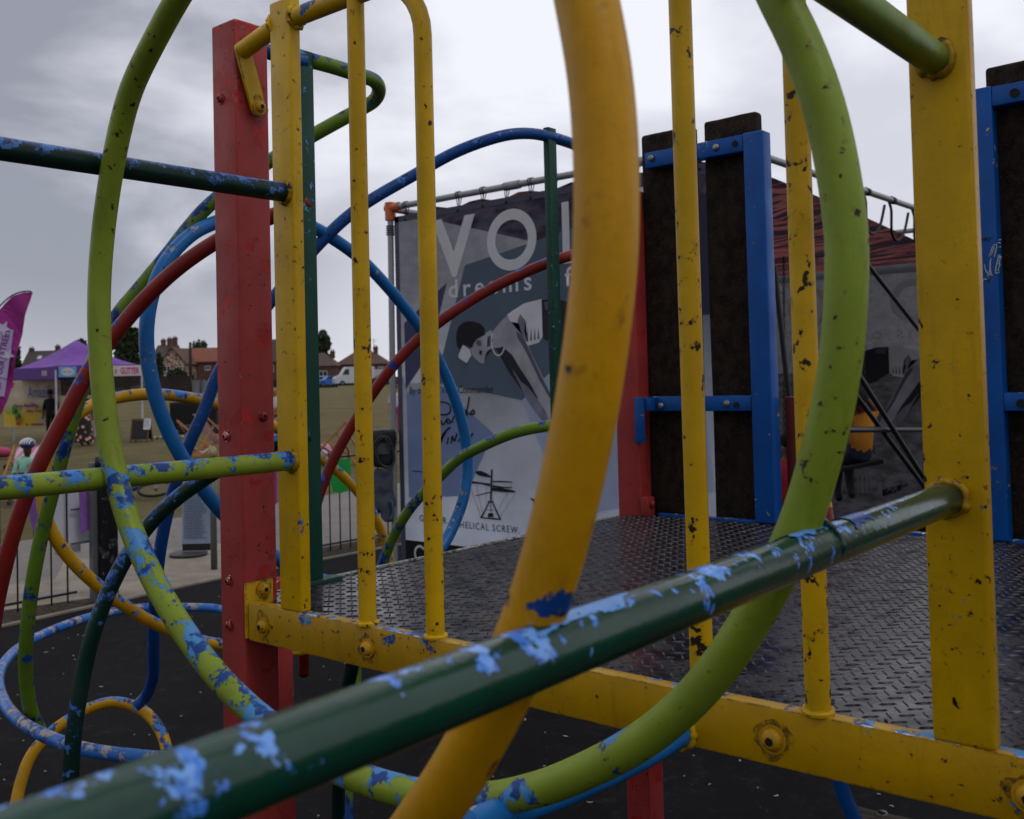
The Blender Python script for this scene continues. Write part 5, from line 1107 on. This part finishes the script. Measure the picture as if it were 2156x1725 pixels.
# plank with a coach bolt, lower right
p = Z_(1860, 1705, .42); t_ = thing('timber_plank', 'grey weathered timber plank with a round coach bolt under the deck', 'plank', Z_(1860, 1705, .42)-Vector((0,0,.72)))
bm = BM(); a = Z_(1812, 1700, .42); b = Z_(1920, 1722, .42); obox(bm, a, (b-a)*1.8, Vector((.05,-.14,0)), (0,0,-.05), .004)
q = NT('weathered_timber'); n_ = q.noise(8, 5, .7, scl=(1, 8, 8)); q.col(q.mix(q.rng(n_, .35, .65), L('#9a8e7e'), L('#5a5044'))); obj('board', bm, q.fin(.85, q.bump(n_, .5, .004)), t_)
c = Z_(1857, 1716, .425); bolt(t_, c, (0,0,1), .014, M_bolt, .008, False, False)
for k, (x, y) in enumerate(((1818, 1706), (1990, 1750))):
    c = Z_(x, y, .37); bm = BM(); box(bm, (c.x-.03, c.y-.04, GZ), (c.x+.03, c.y+.02, .37), .004); obj('leg', bm, M_rail, t_)
# red and yellow play cone just behind the dark green bar
p = at(1745, 1092, 5.2); t_ = thing('play_cone', 'red and yellow play cone standing behind the dark green bar', 'cone', p)
bm = BM(); cyl(bm, p-Vector((0,0,.05)), p+Vector((0,0,.14)), .035, 20, .006); obj('cone_body', bm, flat('red_plastic', L('#8c2412'), .3, .5, 9), t_, smooth=True)
bm = BM(); cyl(bm, p+Vector((0,0,.06)), p+Vector((0,0,.085)), .021, 20, .016); cyl(bm, p+Vector((0,0,.11)), p+Vector((0,0,.13)), .0145, 20, .010); obj('band', bm, flat('yellow_plastic', L('#b0902c'), .4), t_, smooth=True)
bm = BM(); cyl(bm, Vector((p.x,p.y,GZ)), p-Vector((0,0,.05)), .02, 12); obj('stand', bm, M_rail, t_)

# ================================================================== VEHICLES beyond the field
GLS = flat('car_glass', L('#20262c'), .12, .3, 3)
def vehicle(name, cat, label, x, dep, Ln, Hh, W, colr, prof, wins, yaw=0, group='vehicles parked beyond the field'):
    p = spot(x, dep); t_ = thing(name, label, cat, p, group); Rz = Matrix.Rotation(yw+yaw, 3, 'Z')
    def Wd(a, b, z): return p+Rz @ Vector((a, b, z))
    bm = BM(); P = [(a*Ln, z*Hh) for a, z in prof]; L_ = [bm.verts.new(Wd(a, -W/2*(1-.1*max(0, z/Hh-.5)*2), z)) for a, z in P]; R_ = [bm.verts.new(Wd(a, W/2*(1-.1*max(0, z/Hh-.5)*2), z)) for a, z in P]
    bm.faces.new(L_); bm.faces.new(R_[::-1]); n = len(P)
    for i in range(n): bm.faces.new((L_[i], R_[i], R_[(i+1)%n], L_[(i+1)%n]))
    bmesh.ops.recalc_face_normals(bm, faces=bm.faces[:]); bmesh.ops.bevel(bm, geom=bm.edges[:], offset=.05, segments=2, affect='EDGES')
    obj('body', bm, flat('car_paint_'+name+colr, L(colr), .25, .08, 2), t_, smooth=True)
    for poly_ in wins:
        for s in (-1, 1): bm = BM(); slab(bm, [Wd(a*Ln, s*(W/2*(1-.1*max(0, z-.5)*2)+.012), z*Hh) for a, z in poly_], Rz @ Vector((0, -.01*s, 0))); obj('window', bm, GLS, t_)
    wr = .32 if Hh < 1.8 else .36
    for a in (-.31, .31):
        for s in (-1, 1):
            bm = BM(); c = Wd(a*Ln, s*(W/2-.09), wr); ax = Rz @ Vector((0, 1, 0)); cyl(bm, c-ax*.11, c+ax*.11, wr, 20); wh = obj('wheel', bm, cloth('#111113'), t_, smooth=True)
            bm = BM(); cyl(bm, c+ax*s*.108, c+ax*s*.122, wr*.6, 14); obj('hub_cap', bm, M_galv, wh)
    for s in (-1, 1): bm = BM(); ball(bm, Wd(-.485*Ln, s*W*.36, .42*Hh if Hh < 1.8 else .36*Hh), .11, (.6,1,.7)); obj('headlight', bm, flat('lamp_glass', L('#9aa0a8'), .2), t_)
    return t_
carP = [(-.5,.14),(-.5,.42),(-.46,.56),(-.22,.66),(-.10,.97),(.22,1.0),(.42,.70),(.49,.64),(.5,.14)]
carW = [[(-.17,.68),(-.08,.92),(.05,.94),(.05,.68)], [(.07,.68),(.07,.94),(.20,.94),(.33,.70)]]
vanP = [(-.5,.12),(-.5,.38),(-.46,.48),(-.34,.56),(-.24,.93),(-.20,.985),(.46,1.0),(.5,.95),(.5,.12)]
vanW = [[(-.31,.58),(-.23,.86),(-.14,.88),(-.14,.58)]]
vehicle('parked_car', 'car', 'bright blue hatchback parked left of the white van', 694, 148, 4.0, 1.5, 1.75, '#2a62b0', carP, carW, .5)
vehicle('parked_van', 'van', 'tall white panel van parked beyond the field', 745, 140, 5.6, 2.6, 2.0, '#b4b6be', vanP, vanW, .35)
vehicle('parked_car', 'car', 'dark car parked right of the white van', 806, 138, 4.1, 1.5, 1.75, '#2c2e34', carP, carW, .4)
vehicle('parked_van', 'van', 'white van furthest right beside the grey tent pole', 796, 150, 5.0, 2.3, 1.9, '#a4a6b0', vanP, vanW, .2)
# ================================================================== HOUSES
def brickm(name, c1, c2, mort='#6e6058'):
    q = NT(name); b = q.n('TexBrick'); b.inputs['Scale'].default_value = 1.0; b.inputs['Brick Width'].default_value = .45; b.inputs['Row Height'].default_value = .15; b.inputs['Mortar Size'].default_value = .012
    m = q.n('Mapping'); m.inputs['Rotation'].default_value = (math.radians(90), 0, 0); q.l(q.tc, m.inputs[0]); q.l(m.outputs[0], b.inputs['Vector'])
    b.inputs['Color1'].default_value = L(c1); b.inputs['Color2'].default_value = L(c2); b.inputs['Mortar'].default_value = L(mort)
    n_ = q.noise(.7, 4, .6); q.col(q.mix(q.ma('MULTIPLY', q.rng(n_, .4, .7), .4), b.outputs['Color'], L('#3a2420'))); return q.fin(.9)
M_brick = brickm('red_brick', '#5e352c', '#4c2a24'); M_brick2 = brickm('brown_brick', '#52342c', '#402822')
q = NT('speckled_stone'); n_ = q.noise(2.6, 3, .6, dist=.6); q.col(q.mix(q.rng(n_, .5, .54), L('#6e4036'), L('#b0a294'))); M_stone = q.fin(.9)
def roofm(n, c): return flat(n, L(c), .85, .3, .8, 0, 0, (1, 1, 5))
def house(label, x0, x1, ry, ey, dep, wall, roofc, front=False, chim=(), wins=(), yaw=0, D=8, group='brick houses beyond the field', hip=0):
    p0, p1 = spot(x0, dep), spot(x1, dep); g_ = (p0+p1)/2; W = (x1-x0)*dep/FPX; zr, ze = at((x0+x1)/2, ry, dep).z, at((x0+x1)/2, ey, dep).z; gz = g_.z
    name = 'house'; t_ = thing(name, label, 'house', g_, group); R2 = Matrix.Rotation(yaw, 3, 'Z'); r, f_ = R2 @ RH, R2 @ FH
    def Wd(a, b, z): q_ = g_+r*a+f_*b; return Vector((q_.x, q_.y, z))
    bm = BM(); h = W/2
    if front:
        P = [(-h, gz), (h, gz), (h, ze), (0, zr-.1), (-h, ze)]; A = [bm.verts.new(Wd(a, 0, z)) for a, z in P]; B = [bm.verts.new(Wd(a, D, z)) for a, z in P]; bm.faces.new(A); bm.faces.new(B[::-1])
        for i in range(5): bm.faces.new((A[i], A[(i+1)%5], B[(i+1)%5], B[i]))
    else:
        P = [(0, gz), (D, gz), (D, ze), (D/2, zr-.1), (0, ze)]; hh = h if not hip else h
        A = [bm.verts.new(Wd(-h, b, z)) for b, z in (P if not hip else P[:3]+P[4:])]; B = [bm.verts.new(Wd(h, b, z)) for b, z in (P if not hip else P[:3]+P[4:])]; bm.faces.new(A); bm.faces.new(B[::-1]); n = len(A)
        for i in range(n): bm.faces.new((A[i], A[(i+1)%n], B[(i+1)%n], B[i]))
    bmesh.ops.recalc_face_normals(bm, faces=bm.faces[:]); obj('wall', bm, wall, t_)
    bm = BM(); e = .35; k = .18
    if front:
        for s in (-1, 1):
            sl = (zr-ze)/h; A = Wd(s*(h+e), -e, ze-sl*e); obox(bm, A, Wd(0, -e, zr)-A, f_*(D+2*e), (0,0,k))
    elif hip:
        zb2 = ze-.1; B4 = [bm.verts.new(Wd(a, b, zb2)) for a, b in ((-h-e,-e),(h+e,-e),(h+e,D+e),(-h-e,D+e))]; T2 = [bm.verts.new(Wd(a, D/2, zr)) for a in (-h+hip, h-hip)]
        for fc in ((B4[0],B4[1],T2[1],T2[0]),(B4[1],B4[2],T2[1]),(B4[2],B4[3],T2[0],T2[1]),(B4[3],B4[0],T2[0]),(B4[3],B4[2],B4[1],B4[0])): bm.faces.new(fc)
    else:
        sl = (zr-ze)/(D/2)
        for b0 in (-e, D+e): A = Wd(-h-e*.6, b0, ze-sl*e); B = Wd(-h-e*.6, D/2, zr); obox(bm, A, B-A, r*(2*h+1.2*e), (0,0,k))
    bmesh.ops.recalc_face_normals(bm, faces=bm.faces[:]); rf = obj('roof', bm, roofm('roof_'+roofc, roofc), t_)
    for cx, cy in chim:
        a = (cx-(x0+x1)/2)*dep/FPX; zt_ = at(cx, cy, dep).z; bm = BM(); q0 = Wd(a-.45, D/2-.35, zr-1.2); obox(bm, q0, r*.9, f_*.7, (0,0,zt_-q0.z)); q1 = Wd(a-.52, D/2-.42, zt_-.35); obox(bm, q1, r*1.04, f_*.84, (0,0,.18))
        c_ = obj('chimney', bm, wall if wall != M_stone else M_brick, rf)
        bm = BM()
        for s in (-.2, .2): cyl(bm, Wd(a+s, D/2, zt_), Wd(a+s, D/2, zt_+.35), .12, 8)
        obj('chimney_pot', bm, flat('pot_clay', L('#7a4a38'), .8), c_)
    for wx, wy, ww, wh in wins:
        a = (wx-(x0+x1)/2)*dep/FPX; z = at(wx, wy, dep).z; w_, h_ = ww*dep/FPX, wh*dep/FPX
        bm = BM(); obox(bm, Wd(a-w_/2, -.03, z-h_/2), r*w_, f_*.06, (0,0,h_)); pn = obj('window', bm, GLS, t_)
        bm = BM(); b_w = min(.14, w_*.12)
        for q_, ex, ez in ((a-w_/2, b_w, h_), (a+w_/2-b_w, b_w, h_), (a-b_w/2, b_w, h_)): obox(bm, Wd(q_, -.07, z-h_/2), r*ex, f_*.04, (0,0,ez))
        obox(bm, Wd(a-w_/2+b_w, -.068, z-h_/2), r*(w_-2*b_w), f_*.036, (0,0,b_w)); obox(bm, Wd(a-w_/2+b_w, -.068, z+h_/2-b_w), r*(w_-2*b_w), f_*.036, (0,0,b_w)); obox(bm, Wd(a-w_/2-.05, -.1, z-h_/2-.1), r*(w_+.1), f_*.09, (0,0,.09))
        obj('window_frame', bm, flat('white_frame', L('#b4b4bc'), .5), pn)
    return t_, Wd
hs, Wd = house('brick house with two roof windows and two chimneys, left of the purple gazebo', 44, 111, 739, 776, 215, M_brick2, '#46403c', chim=((49, 732), (105, 727)), yaw=0)
for a in (-.8, 1.4):
    bm = BM(); zr, ze = at(77, 739, 215).z, at(77, 776, 215).z; b0 = Wd(a, 1.8, ze+(zr-ze)*.52+.12); obox(bm, b0, Wd(a+.9, 1.8, b0.z)-b0, Wd(a, 2.6, ze+(zr-ze)*.70+.12)-b0, (0,0,.05)); obj('roof_window', bm, flat('roof_glass', L('#b4b8c4'), .2), hs)
house('speckled stone gable fronted house with white windows', 338, 391, 733, 764, 205, M_stone, '#5a4038', True, ((343, 711),), ((352, 777, 15, 13), (379, 777, 13, 13)), D=9)
house('brick house with tall chimneys behind the stone gable', 322, 362, 727, 752, 216, M_brick, '#4a3c38', chim=((332, 714), (357, 709)))
house('terrace house with orange brown tiled roof right of the stone gable', 372, 462, 733, 761, 212, M_brick, '#84503e', wins=((438, 775, 12, 9), (400, 775, 12, 9)))
house('large dark roofed house seen between the red post and yellow upright', 480, 625, 715, 760, 208, M_brick2, '#4c4040', chim=((520, 702),), wins=((573, 775, 9, 14), (540, 775, 14, 14), (600, 775, 14, 14)))
house('brown brick house with a square chimney right of the green post', 630, 708, 742, 770, 200, M_brick2, '#584540', chim=((694, 738),), wins=((681, 787, 18, 12), (650, 787, 16, 12)), hip=3)
house('brown hipped roof house behind the white van', 708, 817, 741, 766, 205, M_brick2, '#5a423c', chim=((787, 729),), wins=((733, 780, 8, 13), (768, 778, 18, 12), (803, 778, 12, 12)), hip=3)
# aerial on that house
bm = BM(); a = at(787, 712, 205); tube(bm, [at(787, 729, 208), a], .04, 5); tube(bm, [at(780, 716, 205), at(795, 716, 205)], .03, 5); tube(bm, [at(783, 720, 205), at(792, 720, 205)], .03, 5); tag(obj('tv_aerial', bm, M_rail, loc=at(787, 729, 208)), 'thin television aerial on the chimney behind the white van', 'aerial')
# utility pole
p = spot(402, 185); bm = BM(); cyl(bm, p, Vector((p.x, p.y, at(402, 721, 185).z)), .3, 10, .24); tag(obj('utility_pole', bm, cloth('#2a201c'), loc=p), 'dark wooden utility pole in front of the orange brown roof', 'pole')
# timber fence along the far edge, and grey tarpaulins
def fence(label, x0, x1, yt, dep, mat, bs=.15, post='#2a2422'):
    a, b = spot(x0, dep), spot(x1, dep); t_ = thing('timber_fence', label, 'fence', (a+b)/2, 'fences along the far edge of the field'); H_ = at((x0+x1)/2, yt, dep).z-a.z; d = b-a; n = max(2, int(d.length/2.4)); bm = BM(); k = int(d.length/bs)
    for i in range(k):
        q0 = a+d*(i/k); obox(bm, q0, d*(.94/k), FH*.03, (0,0,H_+.05*random.random()))
    obj('boards', bm, mat, t_)
    for i in range(n+1): bm = BM(); obox(bm, a+d*(i/n)-FH*.12, d.normalized()*.12, FH*.1, (0,0,H_+.12)); obj('post', bm, cloth(post), t_)
fence('dark timber fence below the big tree', -60, 408, 797, 118, flat('dark_boards', L('#2c2420'), .9, .4, 3), .3)
fence('dark timber fence section behind the parked cars', 560, 850, 797, 156, flat('dark_boards2', L('#2a2320'), .9, .4, 3), .4)
a, b = spot(404, 112), spot(462, 112); t_ = thing('tarpaulin', 'grey tarpaulin hung on a wire fence beside the dark timber fence', 'tarpaulin', a); bm = BM(); hz = at(430, 799, 112).z-a.z
N = 16
for i in range(N):
    q0 = a+(b-a)*(i/N); q1 = a+(b-a)*((i+1)/N); s0, s1 = (.12*noise.noise(Vector((i*.9, 0, 0))), .12*noise.noise(Vector((i*.9+.9, 0, 0)))); vs = [q0+FH*s0, q1+FH*s1, q1+FH*s1+Vector((0,0,hz-.1*(i%3))), q0+FH*s0+Vector((0,0,hz-.1*((i-1)%3)))]; poly(bm, vs)
obj('sheet', bm, flat('tarp_grey', L('#6c7078'), .6, .3, .6), t_)
for i in range(4): q0 = a+(b-a)*(i/3); bm = BM(); cyl(bm, q0-FH*.1, q0-FH*.1+Vector((0,0,hz+.3)), .05, 6); obj('post', bm, M_rail, t_)
# ================================================================== TREES
LEAF = []
for i, c in enumerate(('#2c3a1c', '#34442a', '#222e18')): LEAF.append(flat('foliage_%d' % i, L(c), .85, .5, .8, 0))
BARK = flat('bark', L('#3a3028'), .9, .4, 4)
def tree(label, x, dep, yt, yb, wpx, mi=0, n=2600, ls=.35, blobs=9, seed=0):
    rnd = random.Random(seed); p = spot(x, dep); zt_, zb2 = at(x, yt, dep).z, at(x, yb, dep).z; W = wpx*dep/FPX; zc = (zt_+zb2)/2; H2 = (zt_-zb2)/2
    t_ = thing('tree', label, 'tree', p, 'trees among the far houses')
    B = []
    for i in range(blobs):
        a = rnd.uniform(0, 6.28); rr = rnd.uniform(.1, .62); zz = rnd.uniform(-.65, .65); c = p+RH*W/2*rr*math.cos(a)+FH*W/2*rr*math.sin(a); B.append((Vector((c.x, c.y, zc+H2*zz)), rnd.uniform(.28, .46)))
    B.append((Vector((p.x, p.y, zc+H2*.45)), .5)); B.append((Vector((p.x, p.y, zc-H2*.2)), .6))
    bm = BM(); cyl(bm, p, Vector((p.x, p.y, zc)), .35, 10, .18)
    for c, r in B: cyl(bm, Vector((p.x, p.y, zc-H2*.6)), c, .12, 6, .03)
    obj('trunk', bm, BARK, t_, smooth=True)
    bm = BM()
    for i in range(n):
        c, r = B[rnd.randrange(len(B))]; v = Vector((rnd.gauss(0,1), rnd.gauss(0,1), rnd.gauss(0,1))).normalized()*(rnd.random()**.4)
        q_ = c+Vector((v.x*W*r*.62, v.y*W*r*.62, v.z*H2*r*1.15)); s = ls*rnd.uniform(.5, 1.3); u = Vector((rnd.uniform(-1,1), rnd.uniform(-1,1), rnd.uniform(-1,1))).normalized(); w_ = u.orthogonal().normalized()
        f_ = bm.faces.new([bm.verts.new(q_+a*u*s+b*w_*s) for a, b in ((-.5,-.3),(.5,-.35),(.6,.3),(-.4,.4))]); f_.material_index = 0 if rnd.random() < .6 else (1 if rnd.random() < .5 else 2)
    obj('crown', bm, [LEAF[mi], LEAF[(mi+1)%3], LEAF[(mi+2)%3]], t_)
tree('large dark tree behind the lime hoop and red arch', 268, 150, 686, 800, 66, 0, 4200, .6, 12, 1)
tree('rounded tree top showing right of the gazebo peak', 172, 190, 713, 800, 44, 2, 1800, .7, 8, 2)
tree('tree between the magenta flag and the roof with skylights', 34, 170, 726, 800, 26, 2, 1500, .6, 7, 3)
tree('pale low tree on the skyline over the orange brown roof', 418, 260, 716, 800, 46, 1, 1500, .8, 8, 4)
tree('bushy tree right of the green post', 679, 235, 700, 800, 50, 0, 2200, .8, 9, 5)
tree('dark tree at the right end of the timber fence', 335, 140, 742, 812, 18, 1, 900, .5, 6, 6)
def shrub(label, x, dep, yt, yb, wpx, seed, n=900):
    rnd = random.Random(seed); p = spot(x, dep); zt_ = at(x, yt, dep).z; zb2 = at(x, yb, dep).z; W = wpx*dep/FPX; t_ = thing('shrub', label, 'shrub', p, 'shrubs around the field edge')
    bm = BM(); cyl(bm, p, Vector((p.x, p.y, zb2+.3)), .12, 6); obj('stem', bm, BARK, t_); bm = BM()
    for i in range(n):
        v = Vector((rnd.gauss(0,1), rnd.gauss(0,1), rnd.gauss(0,1))).normalized()*(rnd.random()**.35); q_ = Vector((p.x, p.y, (zt_+zb2)/2))+RH*v.x*W/2+FH*v.y*W/2+Vector((0,0,v.z*(zt_-zb2)/2*(1+.25*math.sin(v.x*7+seed)))); u = Vector((rnd.uniform(-1,1), rnd.uniform(-1,1), rnd.uniform(-1,1))).normalized(); w_ = u.orthogonal().normalized(); s = .4
        f_ = bm.faces.new([bm.verts.new(q_+a*u*s+b*w_*s) for a, b in ((-.5,-.3),(.5,-.35),(.6,.3),(-.4,.4))]); f_.material_index = rnd.randrange(3)
    obj('foliage', bm, LEAF, t_)
shrub('long dark hedge beyond the purple gazebo', 190, 124, 770, 822, 230, 9, 4500)
shrub('dark shrub below the stone gable', 372, 150, 777, 806, 40, 1)
shrub('dark shrub left of the stone gabled house', 318, 130, 770, 812, 26, 2)
shrub('low shrub at the foot of the white van', 790, 128, 812, 822, 50, 3, 500)
shrub('low shrub below the blue car', 690, 126, 813, 822, 40, 4, 500)
